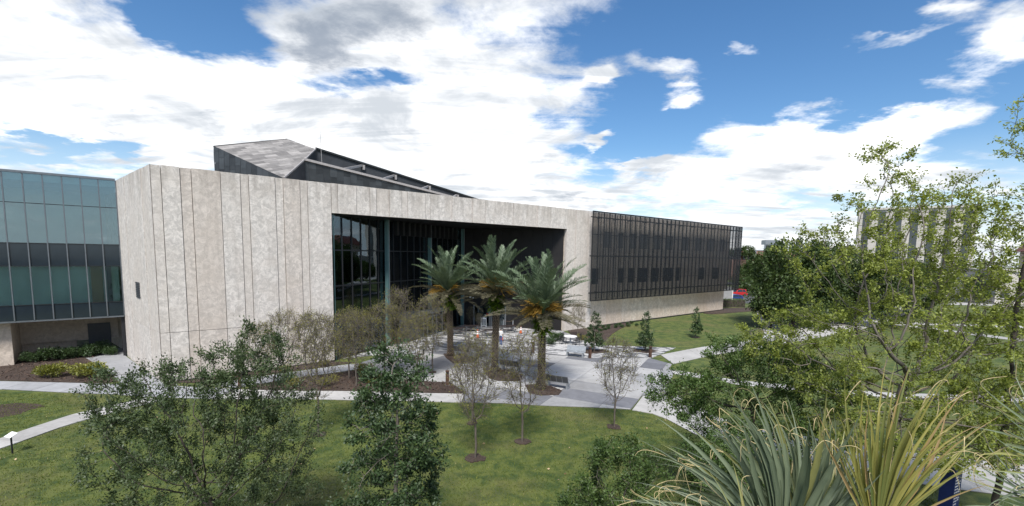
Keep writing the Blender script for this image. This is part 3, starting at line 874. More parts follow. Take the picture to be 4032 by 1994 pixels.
MB().solid([A_, B_, C_, D_, E_], fn, .1).build('lantern_roof', M_ZINCD, lantern)
tile_face([A_, B_, C_, D_, E_], Vector(B_) - Vector(A_), 1.25, 0.3, 0.012, 0.012, 0.008, M_ZINC, 'zinc_tile', lantern, 0.5, 0.6, 3)
tile_face([A_, E_, Eb, Ab], (0, 0, 1), 0.95, 0.5, 0.02, 0.012, 0.01, M_ZINCD, 'zinc_panel', lantern, 0.5, 0.3, 5)
tile_face([D_, G_, (29.5, 6.0, 13.6), (11.3, 6.0, 13.6)], (0, 0, 1), 0.95, 0.62, 0.03, 0.012, 0.01, M_ZINCD, 'zinc_panel', lantern, 0.5, 0.3, 6)
MB().bar(Vector(D_) + Vector((-.1, -.05, .05)), Vector(G_) + Vector((0, -.05, .05)), .2, .2).build('edge_beam', M_STEEL, lantern)
MB().bar(Vector(C_) + Vector((0, -.0, .07)), Vector(F_) + Vector((0, -.0, .07)), .3, .16).build('edge_coping', M_ZINCD, lantern)
MB().bar(Vector(E_) + Vector((.05, -.05, .02)), Vector(D_) + Vector((.05, -.0, .06)), .10, .12).bar(Vector(D_) + Vector((.05, 0, .06)), Vector(C_) + Vector((.05, -.05, .05)), .1, .1).build('edge_trim', M_STEEL, lantern)
for n_, f_ in (((14.67, 6.0, 16.57), (17.4, 8.4, 17.55)), ((18.4, 6.0, 16.05), (20.85, 8.4, 16.98)), ((22.68, 6.0, 15.54), (24.9, 8.4, 16.28)), ((26.6, 6.0, 15.05), (28.6, 8.4, 15.66))):
    b_ = MB().bar(n_, f_, .16, .2).build('cross_beam', M_STEEL, lantern)
    MB().bar(Vector(f_) + Vector((.1, -.06, .05)), Vector(f_) + Vector((.1, -.06, -.42)), .2, .3).build('bracket', M_STEEL, b_)
MB().tube([(13.1, 7.0, 13.5), (13.0, 7.0, 17), (12.9, 7.0, 19.95)], [.035, .025, .012], 6).build('lightning_rod', M_STEEL, bld)

# mesh screen in front of the upper floors
S0, S1, SY = 41.6, 80.35, -1.2
scr = MB()
for z, hh in ((14.2, .07), (13.53, .06), (8.93, .07), (4.49, .07), (3.52, .05)):
    scr.box(S0 - (.35 if hh > .05 and z < 14 else 0), S1, SY + .03, SY + .14, z - hh, z + hh)
for z in (11.5, 6.2):
    scr.box(S0, S1, SY + .02, SY + .05, z - .03, z + .03)
screen = scr.build('mesh_screen', M_DKMET, bld)
NB = 37
bw = (S1 - S0) / NB
ppan = [MB().box(.012, bw - .012, 0, .02, z0, z1).mesh('screen_panel', M_SCREEN) for z0, z1 in ((3.5, 8.9), (8.96, 14.24))]
ppost = MB().box(-.028, .028, 0, .14, 3.48, 14.26).mesh('screen_post', M_DKMET)
pback = MB().box(-.02, .02, 0, .06, 3.7, 14.1).mesh('back_post', M_DKMET)
for i in range(NB + 1):
    x = S0 + i * bw
    link('screen_post', ppost, screen, (x, SY + .022, 0))
    if i < NB:
        for q in ppan: link('screen_panel', q, screen, (x, SY, 0))
    if x > 43.1 and x < 78.5: link('back_post', pback, screen, (x + .3, -.42, 0))
br = MB()
for i in range(2, NB, 3):
    for z in (13.53, 8.93, 4.49): br.box(S0 + i * bw - .03, S0 + i * bw + .03, SY + .14, .05, z - .04, z + .04)
br.build('screen_bracket', M_DKMET, screen)
sd = MB().box(S1 - .02, S1, SY, .05, 3.5, 14.2)
sd.build('screen_side_panel', M_SCREEN, screen)

# glazed wing on the left
WY = 11.4
wg = MB()
wg.box(-24, -1.75, WY + .2, 26, 13.75, 14.25)           # roof slab
wg.box(-24, -1.75, WY + .2, 26, 7.55, 8.9)
wg.box(-24, -1.75, WY + .02, 26, 3.46, 4.3)
wg.box(-24, -1.75, 18.5, 18.7, 4.3, 13.74)
wing = wg.build('glass_wing', M_INT, bld)
MB().box(-24.2, -1.72, WY - .12, WY + .4, 14.26, 14.42).build('roof_edge', M_MULL, wing)
MB().box(-24.2, -1.72, WY - .06, WY + .3, 3.34, 3.45).build('lower_edge', M_MULL, wing)
rows = ((3.46, 4.58, M_SPAN), (4.62, 7.48, M_GLASS), (7.52, 9.18, M_SPAN), (9.22, 12.1, M_GLASS), (12.14, 14.25, M_GLASS))
wmul = MB().box(-.035, .035, -.08, .1, 3.45, 14.26).mesh('mullion', M_MULL)
rowm = [MB().box(.04, 1.0, 0, .025, a, b).mesh('pane', mt) for a, b, mt in rows]
for i in range(16):
    x = -1.71 - i * 1.04
    link('mullion', wmul, wing, (x, WY, 0))
    for q in rowm: link('pane', q, wing, (x - 1.04, WY, 0))
for z in (4.6, 7.5, 9.2, 12.12):
    MB().box(-18.5, -1.72, WY - .03, WY + .06, z - .025, z + .025).build('transom', M_DKMET, wing)
MB().box(-18, -1.9, WY + .5, WY + .54, 4.5, 7.5).build('brightening_sheet', M_BLIND, wing)  # pale sheet added behind the panes to make this glass row brighter
MB().box(-3.6, -2.9, WY + .3, WY + .45, 4.5, 7.5).build('interior_column', M_WOODW, wing)
MB().box(-2.65, -2.35, WY + .3, WY + .45, 4.5, 7.5).build('interior_column', M_INTD, wing)
# under the wing
MB().box(-24, -8.3, WY + .9, 16.35, -.1, 3.33).build('pier', M_CONC2, wing)
MB().box(-8.29, -2.2, 16.0, 16.3, 1.0, 3.33).box(-8.29, -5, 16.4, 16.6, -.1, 1.0).build('back_wall', M_CONC2, wing)
MB().box(-1.95, -1.72, 11.6, 12.3, -.1, 3.33).build('jamb', M_DKMET, wing)
MB().box(-4.2, -2.7, 15.9, 15.98, 0, 2.4).build('service_door', M_CHAR, wing)
MB().prism([(-4.2, 12.2), (-1.9, 12.2), (-1.75, 15.9), (-4.2, 15.9)], 0, .05).build('doorstep', M_WALKG, wing)
tag(MB().prism([BW(-4.3, -12.3), BW(-1.95, -12.3), BW(-1.0, -6.2), BW(-0.2, -1.2), (-21.9, 30.2), (-25.7, 30.3), BW(-2.8, -5.6)], 0.003, 0.07).build('side_walk', M_WALKG), kind='structure')

# ---------------------------------------------------------------- vegetation toolkit
def np_mesh(name, V, F, mats, tint=None, smooth=False):
    """V (n,3), F (m,3|4) -> mesh with an optional per-face 'tint' value"""
    me = bpy.data.meshes.new(name)
    V = np.asarray(V, np.float32); F = np.asarray(F, np.int32)
    k = F.shape[1]
    me.vertices.add(len(V)); me.vertices.foreach_set('co', V.ravel())
    me.loops.add(F.size); me.loops.foreach_set('vertex_index', F.ravel())
    me.polygons.add(len(F)); me.polygons.foreach_set('loop_start', np.arange(0, F.size, k, dtype=np.int32))
    me.polygons.foreach_set('loop_total', np.full(len(F), k, np.int32))
    for m_ in (mats if isinstance(mats, (list, tuple)) else [mats]): me.materials.append(m_)
    me.update(calc_edges=True)
    me.validate()
    if tint is not None:
        a = me.attributes.new('tint', 'FLOAT', 'FACE'); a.data.foreach_set('value', np.asarray(tint, np.float32))
    if smooth: me.polygons.foreach_set('use_smooth', np.ones(len(F), bool))
    return me


def unit(a):
    return a / np.maximum(np.linalg.norm(a, axis=-1, keepdims=True), 1e-9)


def leaves(C, dirs, L, W, rng, droop=0.25, fold=0.0):
    """diamond leaves at points C pointing roughly along dirs"""
    n = len(C)
    d = unit(dirs + rng.normal(0, 0.55, (n, 3)) - np.array([0, 0, droop]))
    s = unit(np.cross(d, unit(rng.normal(0, 1, (n, 3)) + np.array([0, 0, 1.2]))))
    l = (L * rng.uniform(0.65, 1.3, (n, 1))); w = (W * rng.uniform(0.7, 1.25, (n, 1)))
    nz = np.cross(s, d)
    V = np.stack([C, C + d * l * .5 + s * w * .5 + nz * w * .12, C + d * l, C + d * l * .45 - s * w * .5 + nz * w * .12], 1).reshape(-1, 3)
    F = np.arange(4 * n).reshape(n, 4)
    return V, F


def colonize(attr, base, trunk, stepL, infl, kill, rng, iters=160, up=0.05, wob=0.12):
    """space colonisation skeleton; trunk = list of guide points from the base upwards"""
    nodes = [np.array(base, float)]; par = [-1]
    for g in trunk:
        g = np.array(g, float)
        while np.linalg.norm(g - nodes[-1]) > stepL:
            d = unit(g - nodes[-1]); nodes.append(nodes[-1] + unit(d + rng.normal(0, wob * .6, 3)) * stepL); par.append(len(nodes) - 2)
    A = np.array(attr, float); alive = np.ones(len(A), bool)
    X = np.array(nodes)
    D = np.linalg.norm(A[:, None] - X[None], axis=2); near = D.argmin(1); dist = D.min(1)
    stuck = {}
    for _ in range(iters):
        act = np.where(alive & (dist < infl))[0]
        if len(act) == 0:
            al = np.where(alive)[0]
            if len(al) == 0: break
            act = al[np.argsort(dist[al])[:max(1, len(al) // 20)]]
        new = []
        for i in np.unique(near[act]):
            a = act[near[act] == i]
            v = unit(A[a] - nodes[i]).sum(0)
            v = v / max(np.linalg.norm(v), 1e-6) + np.array([0, 0, up]) + rng.normal(0, wob, 3)
            p = nodes[i] + unit(v) * stepL
            if stuck.get(i, 0) > 4: alive[a] = False; continue
            stuck[i] = stuck.get(i, 0) + 1
            new.append((p, i))
        if not new: continue
        b = len(nodes)
        for p, i in new: nodes.append(p); par.append(i)
        P = np.array([p for p, _ in new])
        D = np.linalg.norm(A[:, None] - P[None], axis=2); k = D.argmin(1); dm = D[np.arange(len(A)), k]
        upd = dm < dist
        near[upd] = b + k[upd]; dist[upd] = dm[upd]
        alive &= dist > kill
        if not alive.any() or len(nodes) > 9000: break
    return np.array(nodes), np.array(par)


def skeleton_mesh(nodes, par, tip_r, base_r, power=0.5):
    n = len(nodes)
    kids = [[] for _ in range(n)]
    for i, p in enumerate(par):
        if p >= 0: kids[p].append(i)
    w = np.zeros(n)
    for i in range(n - 1, -1, -1):
        w[i] = max(1.0, sum(w[k] for k in kids[i]))
    r = tip_r * w ** power
    sc = base_r / r[0]
    if sc < 1: r = np.maximum(tip_r, r * sc)
    else:
        f = (w / w[0]) ** 0.7; r = r * (1 + (sc - 1) * f)
    mb = MB()
    start = [0]
    while start:
        i = start.pop()
        ch = [i] if par[i] < 0 else [par[i], i]
        while kids[ch[-1]]:
            ks = sorted(kids[ch[-1]], key=lambda q: -w[q])
            start += ks[1:]
            ch.append(ks[0])
        rr = [float(min(r[c], r[ch[1]] if len(ch) > 1 else 9) if k == 0 and par[i] >= 0 else r[c]) for k, c in enumerate(ch)]
        rr[-1] *= .5
        if len(ch) > 1:
            mb.tube([nodes[c] for c in ch], rr, 7 if rr[0] > .05 else (5 if rr[0] > .02 else 3), cap=False)
    return mb, w, r, kids


def ellipsoid_pts(n, c, rad, rng, shell=0.0):
    out = []
    v = unit(rng.normal(0, 1, (n, 3))); u = rng.uniform(shell, 1, (n, 1)) ** (1 / 3 if shell == 0 else 1)
    return np.array(c) + v * u * np.array(rad)


def tree_meshes(name, seed, attr, trunk, stepL, infl, kill, tip_r, base_r, bark, leafmat, nleaf, L, W, spread, wmax=3, twig=0, twigL=0.3, up=0.05, wob=0.12, power=0.5, droop=0.25, tint_lo=0.0, tint_hi=1.0, base=(0, 0, 0)):
    rng = np.random.default_rng(seed)
    nodes, par = colonize(attr, base, trunk, stepL, infl, kill, rng, up=up, wob=wob)
    mb, w, r, kids = skeleton_mesh(nodes, par, tip_r, base_r, power)
    tips = np.where((w <= wmax) & (par >= 0))[0]
    if twig:
        # fine twigs that carry the leaves
        tn = []
        for t in tips:
            d0 = unit(nodes[t] - nodes[par[t]])
            for _ in range(twig):
                d = unit(d0 + rng.normal(0, 0.6, 3) + np.array([0, 0, 0.25])); a = nodes[t]
                b = a + d * twigL * rng.uniform(.4, 1.2)
                mb.tube([a, (a + b) / 2 + rng.normal(0, .02, 3), b], [tip_r * .8, tip_r * .6, tip_r * .3], 3, cap=False)
                tn.append((a, b))
        TA = np.array([q[0] for q in tn]); TB = np.array([q[1] for q in tn])
    else:
        TA = nodes[par[tips]]; TB = nodes[tips]
    n = int(nleaf)
    pk = rng.gamma(0.9, 1.0, len(TA)) + 0.03
    k = rng.choice(len(TA), n, p=pk / pk.sum()); f = rng.uniform(0.1, 1.15, (n, 1))
    C = TA[k] + (TB[k] - TA[k]) * f + rng.normal(0, spread, (n, 3))
    dr = unit(TB[k] - TA[k])
    V, F = leaves(C, dr, L, W, rng, droop)
    # leaf colour: clumps share a tone
    clump = rng.uniform(0, 1, len(TA))
    tint = np.clip(tint_lo + (tint_hi - tint_lo) * (0.55 * clump[k] + 0.45 * rng.uniform(0, 1, n)), 0, 1)
    return mb.mesh(name + '_trunk', bark, True), np_mesh(name + '_crown', V, F, leafmat, tint)


def place_tree(name, meshes, loc, rz, sc, label, cat='tree', group=None, ring=0.0):
    root = empty(name, loc, rz)
    root.scale = (sc, sc, sc) if not hasattr(sc, '__len__') else sc
    link('trunk', meshes[0], root); link('crown', meshes[1], root)
    if ring:
        rr = random.Random(int(abs(loc[0] * 31 + loc[1] * 17)))
        rm = MB(); k = 14
        rm.prism([(ring * rr.uniform(.7, 1.15) * math.cos(2 * math.pi * i / k), ring * rr.uniform(.7, 1.15) * math.sin(2 * math.pi * i / k)) for i in range(k)], 0, 0.04)
        rm.build('mulch_ring', M_MULCH, root)
    tag(root, label, cat, group)
    return root


M_BARK = mat_bark('grey_bark', (0.095, 0.080, 0.065), (0.21, 0.185, 0.16))
M_BARKD = mat_bark('dark_bark', (0.035, 0.028, 0.022), (0.085, 0.07, 0.058))
M_TWIG = mat_bark('twig_bark', (0.070, 0.058, 0.048), (0.17, 0.145, 0.12), 2.0)
M_LF_OAK = mat_leaf('oak_leaf', (0.024, 0.044, 0.014), (0.082, 0.118, 0.040), 0.25, 0.4, None, 0.07)
M_LF_HOLLY = mat_leaf('holly_leaf', (0.020, 0.046, 0.013), (0.068, 0.122, 0.034), 0.25, 0.35, (0.10, 0.15, 0.03), 0.08)
M_LF_LIVE = mat_leaf('live_oak_leaf', (0.026, 0.060, 0.012), (0.11, 0.175, 0.036), 0.3, 0.4, (0.17, 0.20, 0.05), 0.06)
M_LF_ELM = mat_leaf('spring_leaf', (0.095, 0.125, 0.022), (0.35, 0.40, 0.085), 0.42, 0.5, None, 0.04)
M_LF_YEL = mat_leaf('budding_leaf', (0.105, 0.100, 0.032), (0.28, 0.27, 0.065), 0.35, 0.5, (0.34, 0.29, 0.05), 0.03)
M_LF_DENSE = mat_leaf('dense_leaf', (0.018, 0.038, 0.010), (0.078, 0.118, 0.028), 0.25, 0.5, None, 0.05)
M_LF_FAR = mat_leaf('far_leaf', (0.030, 0.060, 0.018), (0.085, 0.135, 0.036), 0.3, 0.5)
M_LF_SHRUB = mat_leaf('shrub_leaf', (0.06, 0.085, 0.012), (0.26, 0.26, 0.030), 0.3, 0.35, (0.36, 0.33, 0.05), 0.08)
M_LF_PALM = mat_leaf('palm_leaf', (0.038, 0.070, 0.036), (0.120, 0.170, 0.085), 0.2, 0.4, None, 0.10)
M_LF_PALMDRY = mat_leaf('palm_leaf_old', (0.060, 0.058, 0.036), (0.155, 0.140, 0.085), 0.15, 0.5, None, 0.06)
M_LF_FERN = mat_leaf('fern_leaf', (0.035, 0.075, 0.008), (0.15, 0.22, 0.02), 0.3, 0.5)
M_FRUIT = mat_leaf('date_stalk', (0.20, 0.11, 0.02), (0.40, 0.25, 0.05), 0.1, 0.5)
M_SABAL = mat_leaf('fan_leaf', (0.045, 0.070, 0.036), (0.20, 0.245, 0.14), 0.22, 0.35, (0.22, 0.22, 0.06), 0.12)
M_SABALY = mat_leaf('fan_leaf_yellow', (0.10, 0.15, 0.03), (0.42, 0.37, 0.085), 0.3, 0.4, (0.42, 0.28, 0.12), 0.10)
M_THREAD = mat_simple('leaf_thread', (0.42, 0.34, 0.17, 1), 0.7)

# ---------------------------------------------------------------- foreground trees
rng = np.random.default_rng(3)
# broad dark oak, lower left
at = np.concatenate([ellipsoid_pts(620, (0, 0, 4.1), (3.3, 2.8, 2.3), rng), ellipsoid_pts(120, (-1.9, 0.6, 5.2), (1.5, 1.2, 0.9), rng), ellipsoid_pts(150, (1.2, .4, 6.0), (1.2, 1.2, 1.0), rng), ellipsoid_pts(160, (0, 0, 2.2), (3.2, 2.8, 1.2), rng)])
mo = tree_meshes('oak', 21, at, [(0.05, 0, 1.2), (-.1, 0, 2.2)], .22, 1.5, .36, .006, .10, M_BARKD, M_LF_OAK, 50000, .085, .042, .075, wmax=3, twig=2, twigL=.32, droop=.1)
place_tree('oak_tree', mo, (-8.05, 12.2, 0), 0.3, (.9, .9, .98), 'broad dark green oak filling the lower left foreground')
# upright dark tree, centre
at = []
for k in range(620):
    z = 0.8 + 5.9 * rng.uniform(0, 1) ** 0.9
    rr = 1.3 * (1 - ((z - 2.6) / 4.3) ** 2 if z > 2.6 else 1) ** .5 * math.sqrt(rng.uniform(0, 1)) if z < 6.85 else .1
    a = rng.uniform(0, 6.283); at.append((rr * math.cos(a), rr * math.sin(a), z))
mh = tree_meshes('holly', 22, np.array(at), [(0.03, 0, 1.5), (0.0, .05, 3.2), (.05, 0, 5.2)], .2, 1.0, .30, .006, .075, M_BARK, M_LF_HOLLY, 34000, .085, .045, .07, wmax=3, twig=2, twigL=.26, droop=.05)
place_tree('holly_tree', mh, (-2.75, 11.0, 0), 1.1, 1.0, 'upright dense dark green tree in the centre foreground')
# live oak with layered boughs, right of the plaza
at = []
for (cx, cy, cz, rx, ry, rz_, n) in ((0, 0, 5.3, 2.0, 2.0, .8, 150), (-2.3, -.3, 4.5, 2.2, 1.6, .5, 170), (-3.0, 0, 3.7, 1.6, 1.5, .35, 90), (1.8, .3, 4.6, 2.4, 2.0, .6, 170), (2.6, 0, 3.6, 2.2, 2.0, .5, 150), (-.5, -.6, 3.4, 2.6, 2.0, .6, 160), (-1.3, -1.0, 2.5, 2.2, 1.6, .5, 110), (.8, -.8, 2.3, 2.4, 1.8, .6, 130)):
    at.append(ellipsoid_pts(n, (cx, cy, cz), (rx, ry, rz_), rng))
ml = tree_meshes('live_oak', 23, np.concatenate(at), [(0, 0, 1.3), (0.05, 0, 2.6), (0, 0, 3.6)], .24, 1.5, .36, .007, .11, M_BARKD, M_LF_LIVE, 46000, .10, .048, .085, wmax=3, twig=2, twigL=.3, droop=.1)
place_tree('live_oak_tree', ml, (9.15, 17.2, 0), 0.2, 1.0, 'green layered live oak beside the white walk, right of the plaza')
# lower yellow-green young tree in front of it
at = np.concatenate([ellipsoid_pts(260, (0, 0, 2.3), (1.5, 1.4, 1.3), rng), ellipsoid_pts(120, (-.5, 0, 1.2), (1.9, 1.4, .8), rng)])
mb4 = tree_meshes('bushy', 24, at, [(0, 0, .6), (0.02, 0, 1.4)], .2, 1.2, .32, .005, .06, M_BARK, M_LF_LIVE, 14000, .09, .045, .08, wmax=3, twig=2, twigL=.26)
place_tree('young_oak_tree', mb4, (3.45, 13.6, 0), 0.0, 1.0, 'small bushy green tree at the bottom edge, on the lawn left of the palm leaves')
place_tree('young_oak_tree', mb4, (6.3, 13.2, 0), 2.2, 1.08, 'small bushy green tree half hidden behind the big fan palm leaves')

# tall sparse spring tree on the right
at = []
for (cx, cy, cz, rx, ry, rz_, n) in ((-1.4, 0, 9.6, 1.5, 1.6, 3.4, 210), (-3.0, 0.2, 9.3, 1.8, 1.6, 1.4, 60), (0.8, 0, 9.4, 1.9, 1.8, 2.8, 260), (-3.4, 0, 6.2, 2.4, 2.2, 1.4, 230), (0, 0, 6.4, 3.0, 2.4, 1.7, 300), (2.6, 0, 7.2, 2.0, 2.2, 2.2, 200), (-1.5, -.6, 4.6, 3.0, 2.0, .9, 170), (2.4, -.6, 4.4, 2.6, 2.0, 1.0, 190), (-2.2, -.8, 3.3, 2.6, 1.8, .8, 120), (1.6, -.9, 2.9, 3.2, 1.8, .9, 170)):
    at.append(ellipsoid_pts(n, (cx, cy, cz), (rx, ry, rz_), rng))
me_ = tree_meshes('elm', 31, np.concatenate(at), [(0.05, 0, 1.8), (-.1, 0, 3.4), (.05, 0, 4.8)], .26, 1.5, .34, .008, .17, M_BARK, M_LF_ELM, 60000, .086, .06, .07, wmax=2, twig=2, twigL=.34, up=.12, wob=.16, droop=.35)
place_tree('sycamore_tree', me_, (13.6, 16.0, 0), 0.1, 1.0, 'tall sparse sycamore with pale spring leaves against the sky on the right')
at = []
for (cx, cy, cz, rx, ry, rz_, n) in ((0.2, 0, 11.5, 1.3, 1.4, 3.6, 220), (-.9, .2, 9.2, 1.6, 1.6, 2.4, 150), (1.2, 0, 8.6, 1.8, 1.8, 2.8, 180), (-.2, -.4, 6.0, 2.4, 2.0, 1.6, 190), (0.2, -.5, 4.2, 2.2, 1.8, .9, 120), (-.4, -.6, 2.8, 2.4, 1.6, .9, 120)):
    at.append(ellipsoid_pts(n, (cx, cy, cz), (rx, ry, rz_), rng))
me2 = tree_meshes('elm_b', 33, np.concatenate(at), [(0, 0, 2.6), (.1, 0, 5.2), (-.05, 0, 8.0), (.15, 0, 11.5)], .26, 1.5, .34, .008, .10, M_BARKD, M_LF_ELM, 20000, .09, .062, .07, wmax=2, twig=2, twigL=.34, up=.2, wob=.14, droop=.35)
place_tree('sycamore_tree', me2, (16.9, 15.6, 0), 0.0, 1.0, 'taller thin sycamore cut off by the right edge of the picture', 'tree')

# ---------------------------------------------------------------- bare-branched young trees round the plaza
def young(seed, h, w, leafy):
    rg_ = np.random.default_rng(seed); pts = []
    for k in range(330):
        f = rg_.uniform(0, 1) ** .8
        z = h * (.27 + .73 * f)
        rr = w * (0.25 + .95 * math.sin(min(1, f * 1.05) * 2.6)) * math.sqrt(rg_.uniform(0.05, 1)) * .85
        a = rg_.uniform(0, 6.283); pts.append((rr * math.cos(a), rr * math.sin(a), z))
    return tree_meshes('young', seed, np.array(pts), [(0, 0, h * .2), (0.02, 0.01, h * .3)], .16, .8, .19, .0085, .05, M_TWIG, M_LF_YEL, leafy, .065, .038, .06, wmax=3, twig=5, twigL=.45, up=.35, wob=.10, droop=.1)


Y = [young(41, 5.4, 1.15, 2200), young(42, 5.0, 1.2, 2600), young(43, 4.6, 1.1, 1800), young(44, 4.6, 1.3, 4500)]
GRP = 'bare-branched young trees'
for (v, x, y, s, rz_, lab, rg_) in (
    (0, -9.4, 22.3, 1.08, .3, 'thin bare young tree alone on the lawn between the two dark foreground trees', .35),
    (0, -1.5, 19.9, 1.0, 1.7, 'tallest bare young tree on the lawn, nearest of the row before the plaza', .45),
    (1, .6, 21.8, 1.03, 2.6, 'bare young tree on the lawn in front of the rightmost date palm', .4),
    (2, 5.5, 24.0, 1.0, .9, 'rightmost bare young tree on the lawn at the plaza edge', .4),
    (2, -2.0, 24.2, .93, 4.0, 'bare young tree just behind the tallest one on the lawn', .35),
    (3, -16.2, 29.7, .9, .2, 'small bare tree beside the path bollard near the concrete wall', .35),
    (1, -15.1, 30.6, .98, 3.3, 'bare tree in the mulch bed against the pale concrete wall', .35),
    (3, -13.2, 31.3, 1.02, 1.1, 'twiggy tree in the mulch bed before the left edge of the glass', .35),
    (3, -11.4, 32.4, 1.05, 5.0, 'yellow-budded twiggy tree below the left end of the glass wall', .35),
    (1, -10.3, 30.6, 1.0, 2.0, 'low twiggy tree behind the centre dark tree', .35),
    (3, -9.1, 33.2, 1.12, 2.4, 'yellow-budded tree in front of the first teal fin', .35),
    (0, -8.6, 35.2, 1.12, .7, 'tall thin twiggy tree reaching up before the glass wall', .3),
    (3, -6.6, 32.6, 1.0, 3.9, 'yellow-budded tree in front of the grey vestibule', .35),
    (1, -5.9, 34.6, 1.12, .2, 'twiggy tree between the vestibule doors and the left date palm', .3),
    (2, -4.9, 55.8, .55, .2, 'small potted tree behind the picnic tables by the entrance door', .25),
    (2, -3.8, 54.6, .42, 2.2, 'small yellowish plant beside the picnic tables by the entrance', .25),
    (2, 7.3, 51.2, .78, 3.0, 'thin bare sapling in front of the concrete corner pier', .3)):
    place_tree('young_tree', Y[v], (x, y, .04 if y > 28 else 0), rz_, s, lab, 'tree', GRP, rg_)

# small conical evergreens on the right
at = []
for k in range(230):
    z = .5 + 2.9 * rng.uniform(0, 1); rr = .82 * (1 - (z - .5) / 3.1) ** .7 * math.sqrt(rng.uniform(.1, 1)); a = rng.uniform(0, 6.283)
    at.append((rr * math.cos(a), rr * math.sin(a), z))
mc = tree_meshes('conic', 51, np.array(at), [(0, 0, .8), (0, 0, 2.2)], .16, .8, .22, .005, .05, M_BARK, M_LF_HOLLY, 3600, .12, .07, .06, wmax=3, twig=2, twigL=.16)
for x, y, s, rz_, lab in ((7.75, 43.2, 1.12, 0, 'small conical evergreen in the tree pit beside the plaza bollard'), (12.7, 43.8, 1.12, 2.0, 'small conical evergreen in the right tree pit by the pale pavers'), (20.7, 52.2, 1.0, 4.0, 'small conical evergreen alone on the lawn below the mesh screen')):
    place_tree('evergreen_tree', mc, (x, y, 0), rz_, s, lab, 'tree', 'small conical evergreens', .5)

# dense dark oaks further back
at = np.concatenate([ellipsoid_pts(330, (0, 0, 6.0), (6.6, 5.6, 4.0), rng, .55), ellipsoid_pts(130, (-3.5, -1, 4.0), (4.6, 4.2, 2.6), rng, .5), ellipsoid_pts(130, (3.2, -1, 4.4), (4.4, 4, 2.8), rng, .5)])
md = tree_meshes('dense', 61, at, [(0, 0, 1.4), (.2, 0, 2.8)], .6, 3.2, .9, .02, .32, M_BARKD, M_LF_DENSE, 26000, .36, .22, .34, wmax=3, twig=2, twigL=.8)
mf = tree_meshes('farlf', 62, at, [(0, 0, 1.4), (.2, 0, 2.8)], .6, 3.2, .9, .02, .3, M_BARKD, M_LF_FAR, 10000, .5, .3, .36, wmax=3, twig=2, twigL=.8)
for x, y, s, rz_, lab in ((37.8, 62.5, (1.0, .95, 1.16), 0.4, 'dense dark oak just right of the mesh screen, behind the pale sycamore leaves'), (46.5, 65.5, (1.0, .95, 1.08), 2.2, 'dense dark oak right of centre behind the sycamore'), (33.4, 60.0, (.42, .42, .5), 1.2, 'low dark rounded oak overhanging the far walk'), (57.5, 73.0, .95, 4.1, 'dark oak behind the right-hand walks'), (66, 78, .9, 1.0, 'dark oak further right in front of the cream building')):
    place_tree('oak_tree', md, (x, y, 0), rz_, s, lab, 'tree', 'dense dark oaks')
for k, (x, y, s, lab) in enumerate(((64.5, 125, .8, 'light green rounded tree nearest the parking lot'), (71.5, 136, .85, 'light green rounded tree just behind the parking lot trees'), (81, 152, .9, 'pale green tree at the far road beyond the parking lot'), (90, 160, .9, 'green tree beyond the dark oak, at the far road'), (92, 150, .72, 'green tree left of the cream building'), (104, 104, .62, 'green tree at the foot of the cream building'), (78, 92, .6, 'green tree by the paved yard'), (112, 92, .7, 'green tree before the red roofed building'), (126, 96, .85, 'green tree at the far right below the red roof'), (58.5, 114, .42, 'small pale tree beside the red car'))):
    place_tree('background_tree', mf, (x, y, 0), k * 1.3, s, lab, 'tree', 'background trees')
for k, (x, y) in enumerate(((84, 186), (90, 192), (93.5, 188))):
    at = np.concatenate([ellipsoid_pts(40, (0, 0, 12.0), (2.6, 2.4, 1.3), rng), ellipsoid_pts(25, (-1.8, 0, 10.4), (1.6, 1.5, .7), rng), ellipsoid_pts(25, (1.7, 0, 10.8), (1.6, 1.5, .7), rng)])
    mp = tree_meshes('pine', 70 + k, at, [(0, 0, 5), (.3, 0, 9.5)], .6, 3.5, .7, .03, .2, M_BARKD, M_LF_DENSE, 1500, .55, .3, .35, wmax=3, twig=2, twigL=.6)
    place_tree('pine_tree', mp, (x, y, 0), k * 2.0, (.98, .95, 1.02)[k], ('tall pine silhouette right at the edge of the mesh screen', 'flat-topped pine silhouette left of the brick rooftop', 'pine silhouette touching the brick rooftop building')[k], 'tree')


# ---------------------------------------------------------------- shrubs
def shrub_mesh(seed, n, rad, mat, L=.16, W=.09):
    rg_ = np.random.default_rng(seed)
    C = np.concatenate([ellipsoid_pts(n // 6, (rg_.uniform(-.55, .55) * rad[0], rg_.uniform(-.55, .55) * rad[1], rad[2] * rg_.uniform(.45, .8)), (rad[0] * .5, rad[1] * .5, rad[2] * .5), rg_, .5) for _ in range(6)])
    C[:, 2] = np.abs(C[:, 2]) + .05
    V, F = leaves(C, unit(C - np.array([0, 0, .2])), L, W, rg_, .0)
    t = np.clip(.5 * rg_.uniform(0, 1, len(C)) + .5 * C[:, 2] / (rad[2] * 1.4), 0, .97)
    st = MB()
    for k in range(7):
        a = k * .9; st.tube([(0, 0, 0), (math.cos(a) * rad[0] * .3, math.sin(a) * rad[1] * .3, rad[2] * .4), (math.cos(a) * rad[0] * .6, math.sin(a) * rad[1] * .6, rad[2] * .85)], [.02, .014, .006], 4, cap=False)
    return st.mesh('stems', M_TWIG), np_mesh('foliage', V, F, mat, t)


def place_shrub(ms, loc, rz_, sc, label, group=None, cat='shrub'):
    o = empty('shrub', loc, rz_); o.scale = sc if hasattr(sc, '__len__') else (sc,) * 3
    link('stems', ms[0], o); link('foliage', ms[1], o)
    return tag(o, label, cat, group)


